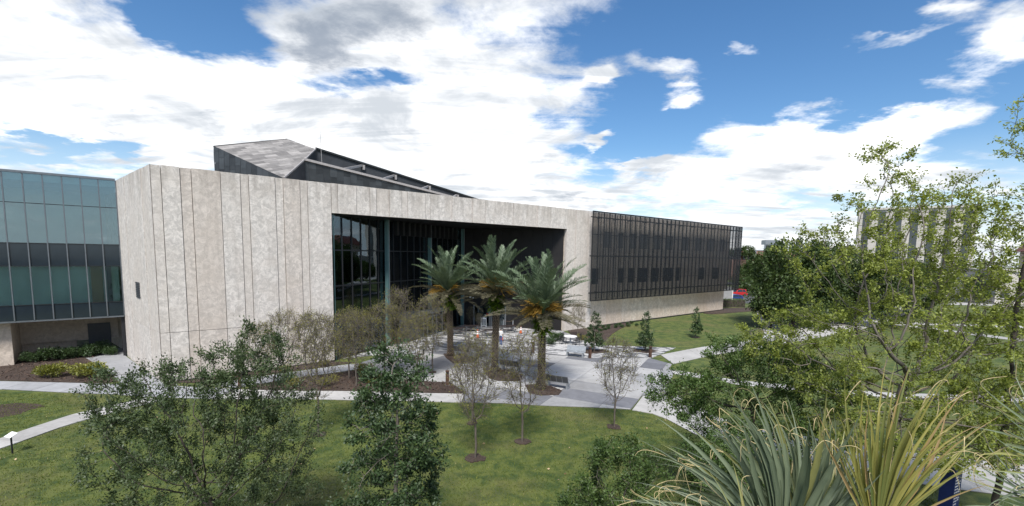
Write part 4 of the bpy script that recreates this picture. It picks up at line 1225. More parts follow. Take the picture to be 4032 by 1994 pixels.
sy = shrub_mesh(81, 1500, (1.35, .9, .75), M_LF_SHRUB)
sg = shrub_mesh(82, 1300, (1.1, .9, .95), M_LF_HOLLY)
sd_ = shrub_mesh(83, 900, (.9, .8, .7), M_LF_YEL, .12, .06)
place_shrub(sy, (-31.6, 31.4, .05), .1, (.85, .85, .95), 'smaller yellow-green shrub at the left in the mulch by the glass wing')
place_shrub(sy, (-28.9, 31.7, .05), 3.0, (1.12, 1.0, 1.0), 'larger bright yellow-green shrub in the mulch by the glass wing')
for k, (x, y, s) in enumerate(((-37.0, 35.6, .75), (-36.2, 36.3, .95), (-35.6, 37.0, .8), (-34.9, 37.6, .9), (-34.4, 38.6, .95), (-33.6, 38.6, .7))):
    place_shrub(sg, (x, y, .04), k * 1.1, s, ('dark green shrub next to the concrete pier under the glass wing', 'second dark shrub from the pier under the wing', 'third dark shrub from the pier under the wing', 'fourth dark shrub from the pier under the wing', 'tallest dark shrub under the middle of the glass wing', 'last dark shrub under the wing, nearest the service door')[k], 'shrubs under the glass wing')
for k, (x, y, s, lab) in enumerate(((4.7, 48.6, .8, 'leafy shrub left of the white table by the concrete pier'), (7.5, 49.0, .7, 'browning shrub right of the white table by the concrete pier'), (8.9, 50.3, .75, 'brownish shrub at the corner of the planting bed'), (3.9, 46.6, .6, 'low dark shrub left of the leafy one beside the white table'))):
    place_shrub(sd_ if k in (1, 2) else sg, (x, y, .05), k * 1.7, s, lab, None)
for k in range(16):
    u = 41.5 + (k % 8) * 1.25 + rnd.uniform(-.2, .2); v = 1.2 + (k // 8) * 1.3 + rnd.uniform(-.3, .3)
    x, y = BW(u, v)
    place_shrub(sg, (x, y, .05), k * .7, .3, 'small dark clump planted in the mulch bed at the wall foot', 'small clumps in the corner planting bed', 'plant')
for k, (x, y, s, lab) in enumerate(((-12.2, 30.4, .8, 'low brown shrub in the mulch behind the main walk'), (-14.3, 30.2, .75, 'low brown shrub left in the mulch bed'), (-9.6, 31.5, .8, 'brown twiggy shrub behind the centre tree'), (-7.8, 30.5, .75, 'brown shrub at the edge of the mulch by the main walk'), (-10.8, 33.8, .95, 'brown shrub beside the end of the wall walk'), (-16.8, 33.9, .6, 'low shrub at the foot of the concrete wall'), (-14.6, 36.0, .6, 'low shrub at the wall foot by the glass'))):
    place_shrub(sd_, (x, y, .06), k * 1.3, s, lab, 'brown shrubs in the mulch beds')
# clipped hedge at the far end of the building
rg_ = np.random.default_rng(90)
C = np.stack([rg_.uniform(0, 5.5, 3200), rg_.uniform(-.9, .9, 3200), rg_.uniform(0.1, 1.45, 3200)], 1)
V, F = leaves(C, rg_.normal(0, 1, (3200, 3)), .2, .12, rg_, 0)
hd = empty('hedge', (37.3, 86.0, 0), .1)
tag(hd, 'clipped green hedge in front of the grey utility wall', 'hedge')
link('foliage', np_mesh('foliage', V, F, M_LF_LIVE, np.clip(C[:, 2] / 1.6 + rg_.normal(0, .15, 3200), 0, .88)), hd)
MB().box(.1, 5.4, -.8, .8, 0, 1.3).build('inner_twigs', M_BARKD, hd)


# ---------------------------------------------------------------- date palms
def frond_mesh(name, L, rise, droop_, mat, seed, nl=58, leafL=.52):
    """feather leaf along +x; rachis curve in the x-z plane"""
    rg_ = np.random.default_rng(seed)
    ts = np.linspace(0, 1, 14)
    def cur(t):
        ang = rise - droop_ * t ** 1.5
        return ang
    P = [np.zeros(3)]
    for a, b in zip(ts, ts[1:]):
        ang = cur((a + b) / 2); P.append(P[-1] + np.array([math.cos(ang), 0, math.sin(ang)]) * L * (b - a))
    P = np.array(P)
    V = []; F = []; T = []
    def strip(pts, ws, sd, tint):
        b = len(V)
        for p, w in zip(pts, ws): V.append(p - sd * w); V.append(p + sd * w)
        for i in range(len(pts) - 1): F.append((b + 2 * i, b + 2 * i + 1, b + 2 * i + 3, b + 2 * i + 2)); T.append(tint)
    strip(P, np.linspace(.045, .008, len(P)), np.array([0, 1.0, 0]), .75)
    for k in range(nl):
        t = .12 + .87 * k / (nl - 1)
        i = min(int(t * 13), 12); f = t * 13 - i
        p = P[i] * (1 - f) + P[i + 1] * f; d = unit(P[i + 1] - P[i]); n = np.array([-d[2], 0, d[0]])
        ll = leafL * (math.sin(math.pi * min(1, .18 + t * .82)) ** .6 + .12) * rg_.uniform(.85, 1.1)
        for s in (-1, 1):
            dr = unit(d * rg_.uniform(.75, 1.0) + np.array([0, s * rg_.uniform(.6, .85), 0]) + n * rg_.uniform(.15, .55))
            sd = unit(np.cross(dr, n + rg_.normal(0, .3, 3)))
            q1 = p + dr * ll * .55; q2 = p + dr * ll + np.array([0, 0, -.07 * ll])
            strip([p, q1, q2], [.009, .023, .004], sd, float(np.clip(.45 + .35 * t + rg_.normal(0, .16), 0, .89)))
    return np_mesh(name, np.array(V), np.array(F), mat, T)


FR = [frond_mesh('frond', 3.7, R(80), R(30), M_LF_PALM, 1), frond_mesh('frond', 3.9, R(60), R(38), M_LF_PALM, 2), frond_mesh('frond', 3.9, R(40), R(42), M_LF_PALM, 3), frond_mesh('frond', 3.7, R(20), R(36), M_LF_PALMDRY, 4), frond_mesh('frond', 3.5, R(2), R(30), M_LF_PALMDRY, 5)]


def palm_trunk(h, r):
    V = []; F = []; T = []
    mb = MB()
    mb.tube([(0, 0, 0), (0, 0, .25), (.02, 0, h * .3), (0.0, .01, h * .65), (0, 0, h)], [r * 1.5, r * 1.15, r, r * .95, r * .8], 14)
    core = mb.mesh('trunk', M_PALMCORE, True)
    # leaf-base scars laid in spirals
    rows = int(h / .115); per = 9
    b = MB(); rr = random.Random(3)
    for i in range(rows):
        z = .12 + i * .115
        if z > h: break
        for k in range(per):
            a = 2 * math.pi * (k + .5 * (i % 2)) / per + rr.uniform(-.08, .08)
            ca, sa = math.cos(a), math.sin(a)
            rad = r * (1.02 if z > .4 else 1.25)
            hw = rad * math.pi / per * .82; pr = rr.uniform(.045, .08); hh = .062
            def pt(o, s_, dz): return (ca * (rad + o) - sa * s_, sa * (rad + o) + ca * s_, z + dz)
            b.add([pt(-.01, -hw, 0), pt(-.01, 0, -hh), pt(-.01, hw, 0), pt(-.01, 0, hh * .6), pt(pr, 0, .03)], [(0, 1, 4), (1, 2, 4), (2, 3, 4), (3, 0, 4)])
    return core, b.mesh('leaf_scars', M_PALMSCAR)


M_PALMCORE = mat_bark('palm_core', (0.018, 0.013, 0.010), (0.04, 0.03, 0.022), 4)
M_PALMSCAR = mat_bark('palm_scar', (0.13, 0.095, 0.062), (0.30, 0.235, 0.16), 5)


def fern_mesh(seed):
    rg_ = np.random.default_rng(seed); V = []; F = []; T = []
    for k in range(420):
        a = rg_.uniform(0, 6.283); z = rg_.uniform(-.45, .4); r0 = .2
        p = np.array([r0 * math.cos(a), r0 * math.sin(a), z]); o = np.array([math.cos(a), math.sin(a), rg_.uniform(-.2, .9)]); o = unit(o)
        sd = unit(np.cross(o, np.array([0, 0, 1.0]))); L = rg_.uniform(.25, .5); t = rg_.uniform(0, .89)
        q = p + o * L * .6; e = p + o * L + np.array([0, 0, -.12])
        b = len(V)
        for c, w in ((p, .01), (q, .05), (e, .006)): V.append(c - sd * w); V.append(c + sd * w)
        F += [(b, b + 1, b + 3, b + 2), (b + 2, b + 3, b + 5, b + 4)]; T += [t, t]
    return np_mesh('fern', np.array(V), np.array(F), M_LF_FERN, T)


def fruit_mesh(seed):
    rg_ = np.random.default_rng(seed); V = []; F = []; T = []
    for k in range(70):
        d = unit(np.array([1.0, rg_.normal(0, .28), rg_.normal(-.1, .3)])); L = rg_.uniform(.7, 1.15)
        p0 = np.array([.35, 0, .12]); p1 = p0 + d * L * .55; p2 = p0 + d * L + np.array([0, 0, -.3 * L])
        sd = unit(np.cross(d, rg_.normal(0, 1, 3))); b = len(V); t = rg_.uniform(0, 1)
        for c, w in ((p0, .008), (p1, .016), (p2, .02)): V.append(c - sd * w); V.append(c + sd * w)
        F += [(b, b + 1, b + 3, b + 2), (b + 2, b + 3, b + 5, b + 4)]; T += [t, t]
    b = len(V)
    for c in ((0, -.03, -.1), (0, .03, -.1), (.42, -.02, .12), (.42, .02, .12)): V.append(np.array(c))
    F.append((b, b + 1, b + 3, b + 2)); T.append(.5)
    return np_mesh('date_stalks', np.array(V), np.array(F), M_FRUIT, T)


FERN = [fern_mesh(1), fern_mesh(2)]
FRUIT = fruit_mesh(4)


def date_palm(loc, h, seed, label, scale=1.0):
    rr = random.Random(seed)
    root = empty('date_palm', loc, rr.uniform(0, 6))
    core, scars = palm_trunk(h, .24)
    tk = link('trunk', core, root); s_ = link('leaf_scars', scars, tk); s_['kind'] = 'stuff'
    n = 66; g = 2.39996
    for i in range(n):
        f = i / (n - 1)
        k = 0 if f < .2 else (1 if f < .42 else (2 if f < .64 else (3 if f < .86 else 4)))
        link('frond', FR[k], root, (0.05 * math.cos(i * g), .05 * math.sin(i * g), h + .55 - .85 * f), (rr.uniform(-.35, .35), rr.uniform(-.2, .2), i * g + rr.uniform(-.3, .3)), scale * rr.uniform(.72, 1.12))
    for i in range(3 + seed):
        link('date_stalks', FRUIT, root, (0, 0, h + .0), (0, rr.uniform(-1.0, -.25), rr.uniform(0, 6.28)), rr.uniform(.9, 1.2))
    link('fern', FERN[seed % 2], root, (0, 0, h - .75), (0, 0, seed), 1.3)
    root.rotation_euler = (rr.uniform(-.035, .035), rr.uniform(-.035, .035), root.rotation_euler.z)
    return tag(root, label, 'palm tree', 'date palms on the plaza')


date_palm((-5.3, 40.4, .06), 5.5, 1, 'date palm at the left of the three, farthest from the camera', .98)
date_palm((-1.25, 35.2, .06), 5.95, 2, 'middle date palm, the tallest crown of the three', 1.02)
date_palm((2.05, 30.7, .06), 5.05, 3, 'rightmost date palm, nearest, its fronds crossing the concrete pier', 1.0)


# ---------------------------------------------------------------- fan palm close to the camera, lower right
def fan_leaf(seed, nseg, L, spread, mat, droop_=.25, vary=.14, lean=0.0, wide=1.0):
    """fan in the x (side) / z (mid-rib) plane, seen from -y; hub at the origin; lean bends all blades sideways"""
    rg_ = np.random.default_rng(seed); V = []; F = []; T = []
    th = MB()
    for k in range(nseg):
        if rg_.random() < .07: continue
        f = (k + .5) / nseg * 2 - 1
        a = f * spread + rg_.normal(0, .035)
        l = L * (1 - .25 * abs(f) ** 2) * rg_.uniform(1 - vary, 1 + vary)
        d = np.array([math.sin(a), 0.0, math.cos(a)])
        sd = np.array([math.cos(a), 0.0, -math.sin(a)])
        bend = rg_.gamma(2.0, .5) * droop_; side = rg_.normal(lean, .10); yy = rg_.normal(0, .12); tw = rg_.normal(0, .5)
        w0 = 2 * spread / nseg * l * .27 * wide * rg_.uniform(.75, 1.2)
        pts = []; ws = []
        for t, wf in ((0.04, .15), (.2, .6), (.4, 1.0), (.58, .92), (.74, .6), (.87, .3), (.95, .14), (1.0, .03)):
            dr = max(0, t - .35)
            p = d * l * t + sd * side * l * dr ** 2 * 2 + np.array([0, -.10 * t + yy * t * t, -bend * l * dr ** 2.4 * 2.2])
            p = p + np.array([math.copysign(1, a) * bend * l * dr ** 2 * .8 * (abs(math.sin(a)) + .25), 0, 0])
            pts.append(p); ws.append(w0 * wf)
        tn = float(np.clip(rg_.normal(.48, .24), 0, 1))
        b = len(V)
        for j, (p, w) in enumerate(zip(pts, ws)):       # V-folded blade: left edge, rib, right edge, slowly twisting
            ct, st_ = math.cos(tw * j / 8), math.sin(tw * j / 8)
            e = sd * ct + np.array([0, st_, 0])
            V.append(p - e * w + np.array([0, -.5 * w, 0])); V.append(p + np.array([0, .5 * w, 0])); V.append(p + e * w + np.array([0, -.5 * w, 0]))
        for i in range(len(pts) - 1):
            for q in (0, 1): F.append((b + 3 * i + q, b + 3 * i + q + 1, b + 3 * i + q + 4, b + 3 * i + q + 3)); T.append(float(np.clip(tn + (.12 if q else -.06) + .05 * i - .1, 0, 1)))
        for _ in range(2):
            if rg_.random() < .26:
                p = pts[-3 - (rg_.random() < .4)]; q = p + (pts[-1] - pts[-3]) * .9 + rg_.normal(0, .03, 3); e = q + np.array([rg_.normal(0, .10), rg_.normal(-.05, .05), rg_.uniform(-.2, .06)])
                m_ = (q + e) / 2 + np.array([rg_.normal(0, .05), 0, .09])
                cu = [p * (1 - t) ** 3 + 3 * q * t * (1 - t) ** 2 + 3 * m_ * t * t * (1 - t) + e * t ** 3 for t in np.linspace(0, 1, 8)]
                th.tube(cu, [.0026] * 6 + [.002, .001], 3, cap=False)
    return np_mesh('fan_blade', np.array(V), np.array(F), mat, T), (th.mesh('leaf_threads', M_THREAD) if th.v else None)


sab = empty('fan_palm', (2.9, 3.3, 0))
tag(sab, 'fan palm whose big leaves rise into the lower right foreground', 'palm tree')
MB().tube([(0, 0, 0), (0.03, 0, 2), (0, .02, 4), (0, 0, 5.2)], [.22, .19, .18, .2], 12).build('trunk', M_PALMCORE, sab, smooth=True)
M_PETI = mat_simple('leaf_stalk', (0.14, 0.17, 0.06, 1), 0.5)


def fan(hub, mid, face, meshes, sc=1.0):
    """hub: point relative to the palm base; mid: direction of the mid-rib; face: direction the leaf faces"""
    mid = Vector(mid).normalized(); face = Vector(face); face = (face - mid * face.dot(mid)).normalized()
    xa = mid.cross(face) * -1
    ya = -face
    xa = ya.cross(mid)
    mt = Matrix((xa, ya, mid)).transposed().to_4x4(); mt.translation = Vector(hub)
    o = link('fan_blade', meshes[0], sab)
    o.matrix_local = mt @ Matrix.Scale(sc, 4)
    if meshes[1]:
        t = link('leaf_threads', meshes[1], o); t['kind'] = 'stuff'
    c = Vector((0, 0, 5.1)); h = Vector(hub)
    MB().tube([c, c + (h - c) * .4 + Vector((0, 0, .12)), h - mid * .15, h + mid * .25], [.028, .022, .017, .008], 6).build('leaf_stalk', M_PETI, sab)
    return o


fl1 = fan_leaf(1, 54, 1.34, 1.15, M_SABAL, .07, lean=-.18, wide=1.45)
fl2 = fan_leaf(2, 42, 1.15, .75, M_SABAL, .12, lean=-.05, wide=1.35)
fl3 = fan_leaf(3, 50, 1.22, .52, M_SABALY, .06, .18, lean=.03, wide=1.6)
fl5 = fan_leaf(5, 46, 1.25, 1.0, M_SABAL, .12, lean=-.3, wide=1.3)
fl4 = fan_leaf(4, 44, 1.3, .75, M_SABAL, .40, wide=1.0)
fan((-.80, .12, 6.68), (-.30, .1, 1), (-.25, -1, .25), fl1)
fan((-.42, .30, 6.46), (-.05, .25, 1), (-.1, -1, .3), fl2, 1.0)
fan((-.26, -.12, 7.0), (0.08, 0, 1), (-.3, -1, .15), fl3)
fan((1.62, .1, 7.42), (-1, 0, .25), (-.2, -1, .5), fl4, 1.0)
fan((1.42, -.2, 7.12), (-1, .1, .05), (-.1, -.8, .7), fl4, .95)
fan((.15, .2, 6.1), (.1, .3, 1), (-.2, -1, .3), fl2, .85)
fan((-1.15, -.1, 6.3), (-.55, .1, .9), (-.2, -1, .3), fl5, 1.0)
fan((-.55, .45, 6.55), (.05, .25, 1), (-.15, -1, .25), fl5, 1.05)

# ---------------------------------------------------------------- grass and litter
def in_poly(P, poly):
    x, y = P[:, 0], P[:, 1]; r_ = np.zeros(len(P), bool); n = len(poly); j = n - 1
    for i in range(n):
        xi, yi = poly[i][:2]; xj, yj = poly[j][:2]
        c = ((yi > y) != (yj > y)) & (x < (xj - xi) * (y - yi) / (yj - yi + 1e-12) + xi)
        r_ ^= c; j = i
    return r_


lawn_poly = [(-22.5, 12), (-22.5, 20.6), (-22.0, 24.3), (-20.4, 27.2), (-15.4, 27.55), (-10, 27.72), (-4, 27.72), (0, 27.6), (5.2, 27.12), (7.1, 26.82), (8.5, 26.02), (9.45, 23.05), (10.75, 21.65), (13.5, 19.82), (17, 18.02), (17, 11.5)]
lawn2 = [(-34, 12), (-34, 28.6), (-27.1, 28.0), (-23.9, 27.8), (-23.9, 24.3), (-24.1, 21.2), (-24.5, 12)]
rg_ = np.random.default_rng(77)
N_ = 150000
yy = 11.5 + (28 - 11.5) * rg_.uniform(0, 1, N_) ** 1.15
xx = rg_.uniform(-34, 17, N_)
P = np.stack([xx, yy, np.zeros(N_)], 1)
P = P[(in_poly(P, lawn_poly) | in_poly(P, lawn2)) & (np.abs(P[:, 0] / P[:, 1] + .1) < 1.2)]
n = len(P)
a = rg_.uniform(0, 6.283, n); h = rg_.uniform(.03, .075, n); w = rg_.uniform(.010, .022, n)
lean = rg_.normal(0, .03, (n, 2))
V = np.stack([P + np.stack([np.cos(a) * w, np.sin(a) * w, 0 * a], 1), P - np.stack([np.cos(a) * w, np.sin(a) * w, 0 * a], 1), P + np.stack([lean[:, 0], lean[:, 1], h], 1)], 1).reshape(-1, 3)
M_GRASS = mat_leaf('grass_blade', (0.048, 0.088, 0.012), (0.20, 0.22, 0.048), 0.3, 0.6, (0.28, 0.24, 0.12), 0.03)
patch = .5 + .5 * np.sin(P[:, 0] * .7 + 1.3 * np.sin(P[:, 1] * .5)) * np.sin(P[:, 1] * .9 + .8 * np.sin(P[:, 0] * .35))
go = link('grass', np_mesh('grass', V, np.arange(3 * n).reshape(n, 3), M_GRASS, np.clip(.25 + .35 * patch + rg_.normal(0, .22, n), 0, 1)))
tag(go, 'short mown grass of the front lawn', 'grass', kind='stuff')
n = 90
P = np.stack([rg_.uniform(-22, 9, n), rg_.uniform(12, 26, n), np.full(n, .05)], 1); P = P[in_poly(P, lawn_poly)]; n = len(P)
V, F = leaves(P, rg_.normal(0, 1, (n, 3)) * np.array([1, 1, .1]), .12, .09, rg_, 0)
lf = link('fallen_leaves', np_mesh('fallen_leaves', V, F, mat_leaf('dry_leaf', (0.25, 0.16, 0.08), (0.5, 0.38, 0.24), .1), rg_.uniform(0, 1, n)))
tag(lf, 'dry tan leaves scattered over the front lawn', 'leaves', kind='stuff')
# bark chips on the beds
pts = []
for poly, k in (([(-16.9, 30.4), (-13.1, 33.6), (-11.4, 35.1), (-8.1, 32.8), (-4.2, 31.9), (-3.05, 29.55), (-10.9, 29.6), (-17.0, 29.6)], 2600), ([(-37.8, 34.0), (-34.0, 30.6), (-27.1, 30.35), (-26.4, 30.8), (-28.7, 33.0), (-34.2, 37.9)], 1800), ([(1.0, 31.5), (1.2, 29.7), (1.9, 29.2), (3.1, 29.4), (3.4, 30.3), (2.3, 31.9)], 300), ([(-2.2, 35.9), (-1.6, 33.2), (-.9, 32.5), (.7, 32.5), (.9, 34.2), (-.8, 36.2)], 400), ([(-6.0, 41.1), (-5.6, 39.6), (-4.7, 37.6), (-3.1, 37.9), (-3.1, 39.6), (-4.4, 41.2)], 400)):
    xs_ = [q[0] for q in poly]; ys_ = [q[1] for q in poly]
    Q = np.stack([rg_.uniform(min(xs_), max(xs_), k), rg_.uniform(min(ys_), max(ys_), k), rg_.uniform(.075, .13, k)], 1); pts.append(Q[in_poly(Q, poly)])
P = np.concatenate(pts); n = len(P)
V, F = leaves(P, rg_.normal(0, 1, (n, 3)) * np.array([1, 1, .15]), .16, .06, rg_, 0)
ch = link('bark_chips', np_mesh('bark_chips', V, F, mat_leaf('bark_chip', (0.035, 0.022, 0.016), (0.12, 0.08, 0.06), 0), rg_.uniform(0, 1, n)))
tag(ch, 'loose brown bark chips covering the planting beds', 'mulch', kind='stuff')

# ---------------------------------------------------------------- street furniture on the plaza
M_RUST = mat_simple('rusty_steel', (0.085, 0.045, 0.030, 1), 0.8, .2, .3, 8)
M_ORANGE = mat_simple('cone_orange', (0.55, 0.10, 0.025, 1), 0.5, 0, .12, 9)
M_RUBBER = mat_simple('black_rubber', (0.02, 0.02, 0.02, 1), 0.8)
M_BENCH = mat_simple('bench_steel', (0.36, 0.385, 0.41, 1), 0.35, .5)
M_BENCHD = mat_simple('bench_board', (0.085, 0.09, 0.095, 1), 0.5, .1)
M_PICN = mat_simple('dark_table_board', (0.035, 0.026, 0.024, 1), 0.5)
M_ROPE = mat_simple('rope', (0.16, 0.10, 0.07, 1), 0.8)


def bollard(loc, label, h=1.0):
    o = empty('bollard', loc, .4)
    MB().box(-.1, .1, -.1, .1, 0, h * .78).build('post', M_RUST, o)
    MB().box(-.085, .085, -.085, .085, h * .78, h * .9).build('light_slot', M_BLACK, o)
    MB().box(-.105, .105, -.105, .105, h * .9, h).build('cap', M_RUST, o)
    MB().box(-.15, .15, -.15, .15, -.03, .02).build('footing', M_JOINT, o)
    tag(o, label, 'bollard', 'path light bollards')


for p, lab in (((6.9, 40.45, .04), 'brown path bollard at the left of the white paver strip beside the evergreen'), ((12.4, 41.2, .04), 'brown path bollard at the right end of the pavers, before the evergreen'), ((-4.3, 31.2, .07), 'brown path bollard in the mulch at the plaza corner, centre of the picture'), ((-17.7, 29.95, .06), 'brown path bollard where the wall walk meets the main walk'), ((2.0, 42.4, .04), 'brown path bollard between the middle and right date palms')):
    bollard(p, lab)


def cone(loc, label, rz=0.0):
    o = empty('traffic_cone', loc, rz)
    MB().prism([(-.19, -.14), (-.14, -.19), (.14, -.19), (.19, -.14), (.19, .14), (.14, .19), (-.14, .19), (-.19, .14)], 0, .05).build('base', M_RUBBER, o)
    MB().lathe([(.145, .05), (.105, .36), (.10, .37), (.045, .86), (.035, .91), (.01, .92)], 16).build('body', M_ORANGE, o)
    MB().lathe([(.1085, .40), (.085, .58), (.083, .58), (.106, .40)], 16).build('collar', M_WHITE, o)
    MB().lathe([(.080, .64), (.066, .75), (.064, .75), (.078, .64)], 16).build('collar', M_WHITE, o)
    tag(o, label, 'traffic cone', 'traffic cones')


cone((1.05, 52.7, .043), 'orange traffic cone by the rope, between middle and right date palms', .2)
cone((-1.0, 48.2, .043), 'orange traffic cone next to the person behind the middle palm', .5)
cone((-3.6, 49.4, .043), 'orange traffic cone seen through twigs left of the middle palm', .9)


def stanchion(loc, label):
    o = empty('stanchion', loc)
    MB().lathe([(.16, 0), (.16, .03), (.03, .05), (.03, .06)], 14).build('base', M_ALU, o)
    MB().box(-.06, .06, -.03, .03, .05, 1.0).build('post', M_ALU, o)
    tag(o, label, 'stanchion', 'rope stanchions')


stanchion((.16, 56.0, .043), 'grey stanchion post holding the rope right of the entrance door')
stanchion((-1.0, 56.6, .043), 'grey stanchion post next to the entrance door')
rp_ = MB()
def sag(a, b, d, n=8): 
    a, b = Vector(a), Vector(b)
    return [a.lerp(b, i / n) - Vector((0, 0, d * 4 * (i / n) * (1 - i / n))) for i in range(n + 1)]
rp_.tube(sag((-1.0, 56.6, .95), (.16, 56.0, .95), .08), .018, 5)
rp_.tube(sag((.16, 56.0, .6), (1.05, 52.75, .75), .12), .018, 5)
tag(rp_.build('barrier_rope', M_ROPE), 'brown barrier rope strung from the stanchions to the cone', 'rope')

# sandwich board by the entrance
sb = empty('sandwich_board', (-3.45, 57.1, .043), R(12))
M_BOARD = mat_simple('chalk_board', (0.035, 0.05, 0.06, 1), .6)
for s in (-1, 1):
    yb, yt = s * .3, s * .03
    mb_ = MB()
    nrm = Vector((0, s, .26)).normalized()
    def q(x, z): 
        t = z / 1.16
        return (x, yb + (yt - yb) * t, z)
    for x0, x1, z0, z1 in ((-.33, -.27, 0, 1.16), (.27, .33, 0, 1.16), (-.27, .27, .14, .2), (-.27, .27, .96, 1.08), (-.17, .17, 1.08, 1.16)):
        mb_.solid([q(x0, z0), q(x1, z0), q(x1, z1), q(x0, z1)], nrm, .03)
    mb_.build('frame', M_WHITE, sb)
    mb_ = MB().solid([tuple(Vector(q(x, z)) - nrm * .012) for x, z in ((-.268, .202), (.268, .202), (.268, .958), (-.268, .958))], nrm, .01)
    bd = mb_.build('board', M_BOARD, sb)
    if s < 0:
        tx = MB()
        for zz, w_ in ((.86, .14), (.74, .19), (.62, .1), (.5, .17), (.38, .2), (.28, .12)):
            tx.solid([tuple(Vector(q(x, z)) - nrm * .009) for x, z in ((-w_, zz), (w_, zz), (w_, zz + .025), (-w_, zz + .025))], nrm, .002)
        tx.build('lettering', M_WHITE, bd)
tag(sb, 'white framed sandwich board standing by the entrance door', 'sign')
sb2 = copy_tree(sb); sb2.location = (-7.6, 57.6, .043); sb2.rotation_euler = (0, 0, R(30))
tag(sb2, 'sandwich board in the shade left of the entrance, behind the left palm', 'sign')


# picnic tables
def picnic():
    o = empty('picnic_table')
    for k in range(4): MB().box(-.9, .9, -.36 + k * .185, -.36 + k * .185 + .17, .70, .745).build('table_plank', M_PICN, o)
    for s in (-1, 1):
        for k in range(2): MB().box(-.9, .9, s * .74 - .15 + k * .155, s * .74 - .15 + k * .155 + .14, .42, .46).build('bench_plank', M_PICN, o)
        fr = MB()
        x = s * .62
        fr.box(x - .04, x + .04, -.05, .05, 0, .69).box(x - .04, x + .04, -.34, .34, .63, .69).box(x - .04, x + .04, -.85, .85, .35, .41)
        for t in (-1, 1): fr.box(x - .035, x + .035, t * .74 - .035, t * .74 + .035, 0, .35)
        fr.build('leg_frame', M_ALU, o)
    return o


pt = picnic()
for k, (x, y, rz_, lab) in enumerate(((-6.0, 51.4, .5, 'dark picnic table left of the group by the left date palm'), (-4.6, 53.3, .2, 'dark picnic table at the back beside the small potted tree'), (-2.3, 50.6, .45, 'dark picnic table partly behind the middle date palm'), (-.4, 53.6, .35, 'dark picnic table right of the middle palm, before the stanchions'), (-8.2, 54.2, .5, 'dark picnic table in the shade beside the glass'))):
    o = pt if k == 0 else copy_tree(pt)
    o.location = (x, y, .043); o.rotation_euler = (0, 0, rz_)
    tag(o, lab, 'picnic table', 'picnic tables on the forecourt')


# round white tables with wire chairs
def round_table():
    o = empty('round_table')
    MB().lathe([(.66, .71), (.68, .72), (.68, .745), (.66, .76)], 32).build('tabletop', M_WHITE, o)
    MB().lathe([(.30, 0), (.30, .02), (.09, .12), (.07, .6), (.2, .7), (.2, .71)], 18).build('pedestal', M_BENCH, o)
    return o


def wire_chair():
    o = empty('garden_chair')
    s = MB(); s.box(-.22, .22, -.22, .22, .44, .46)
    s.build('seat', M_DKMET, o)
    b = MB()
    for k in range(5): b.box(-.2 + k * .095, -.2 + k * .095 + .02, .21, .235, .47, .84)
    b.box(-.23, .23, .205, .24, .82, .87); b.build('backrest', M_DKMET, o)
    for sx in (-1, 1):
        for sy_ in (-1, 1): MB().bar((sx * .2, sy_ * .2, .44), (sx * .23, sy_ * .24, 0), .025).build('leg', M_DKMET, o)
    return o


rt = round_table(); ch0 = wire_chair(); first = True
for k, (x, y, lab) in enumerate(((6.0, 47.2, 'round white table in front of the concrete pier, right of the palms'), (-8.5, 38.4, 'round white table behind the twigs, left of the left palm'))):
    o = rt if k == 0 else copy_tree(rt)
    o.location = (x, y, .045); tag(o, lab, 'table', 'round white plaza tables')
    for j, a in enumerate((.4, 2.2, 3.7, 5.2)):
        c = ch0 if first else copy_tree(ch0); first = False
        c.location = (x + 1.0 * math.cos(a), y + 1.0 * math.sin(a), .046); c.rotation_euler = (0, 0, a - math.pi / 2)
        tag(c, ('dark wire chair %s of the round white table %s' % (('on the right side', 'behind', 'on the left side', 'in front')[j], ('by the concrete pier', 'behind the twigs')[k])), 'chair', 'wire chairs round the white tables')


def bench(loc, rz_, label, mat_back):
    o = empty('bench', loc, rz_)
    MB().box(-.85, .85, -.3, .22, .40, .45).build('seat', M_BENCH, o)
    for s in (-1, 1): MB().box(s * .7 - .05, s * .7 + .05, -.26, .2, 0, .40).build('leg', M_BENCH, o)
    for k in range(4):
        x0 = -.83 + k * .42
        MB().solid([(x0, .20, .47), (x0 + .39, .20, .47), (x0 + .39, .38, .92), (x0, .38, .92)], (0, -.93, .37), .03).build('back_panel', mat_back, o)
    fr = MB()
    for k in range(5): fr.bar((-.845 + k * .42, .19, .44), (-.845 + k * .42, .40, .95), .03, .05)
    fr.build('back_frame', M_BENCH, o)
    tag(o, label, 'bench', 'steel benches on the plaza')


bench((-4.2, 40.3, .045), R(150), 'steel bench with dark back panels beside the left date palm', M_BENCHD)
bench((3.2, 31.1, .045), R(152), 'steel bench with dark back panels right of the nearest date palm', M_BENCHD)
bench((5.7, 41.0, .045), R(-24), 'pale steel bench facing the camera below the white table on the right', M_BENCH)
bench((0.0, 35.4, .045), R(150), 'steel bench beside the middle date palm, half hidden by twigs', M_BENCHD)

# interpretive sign post at the diagonal walk
sg_ = empty('sign_post', (-21.6, 19.6, 0), R(-20))
MB().box(-.025, .025, -.025, .025, 0, .82).build('post', M_DKMET, sg_)
MB().solid([(-.22, -.14, .78), (.22, -.14, .78), (.22, .14, .92), (-.22, .14, .92)], (0, -.45, .89), .02).build('panel', M_WHITE, sg_)
tag(sg_, 'low sign post with a tilted white panel beside the diagonal walk', 'sign')

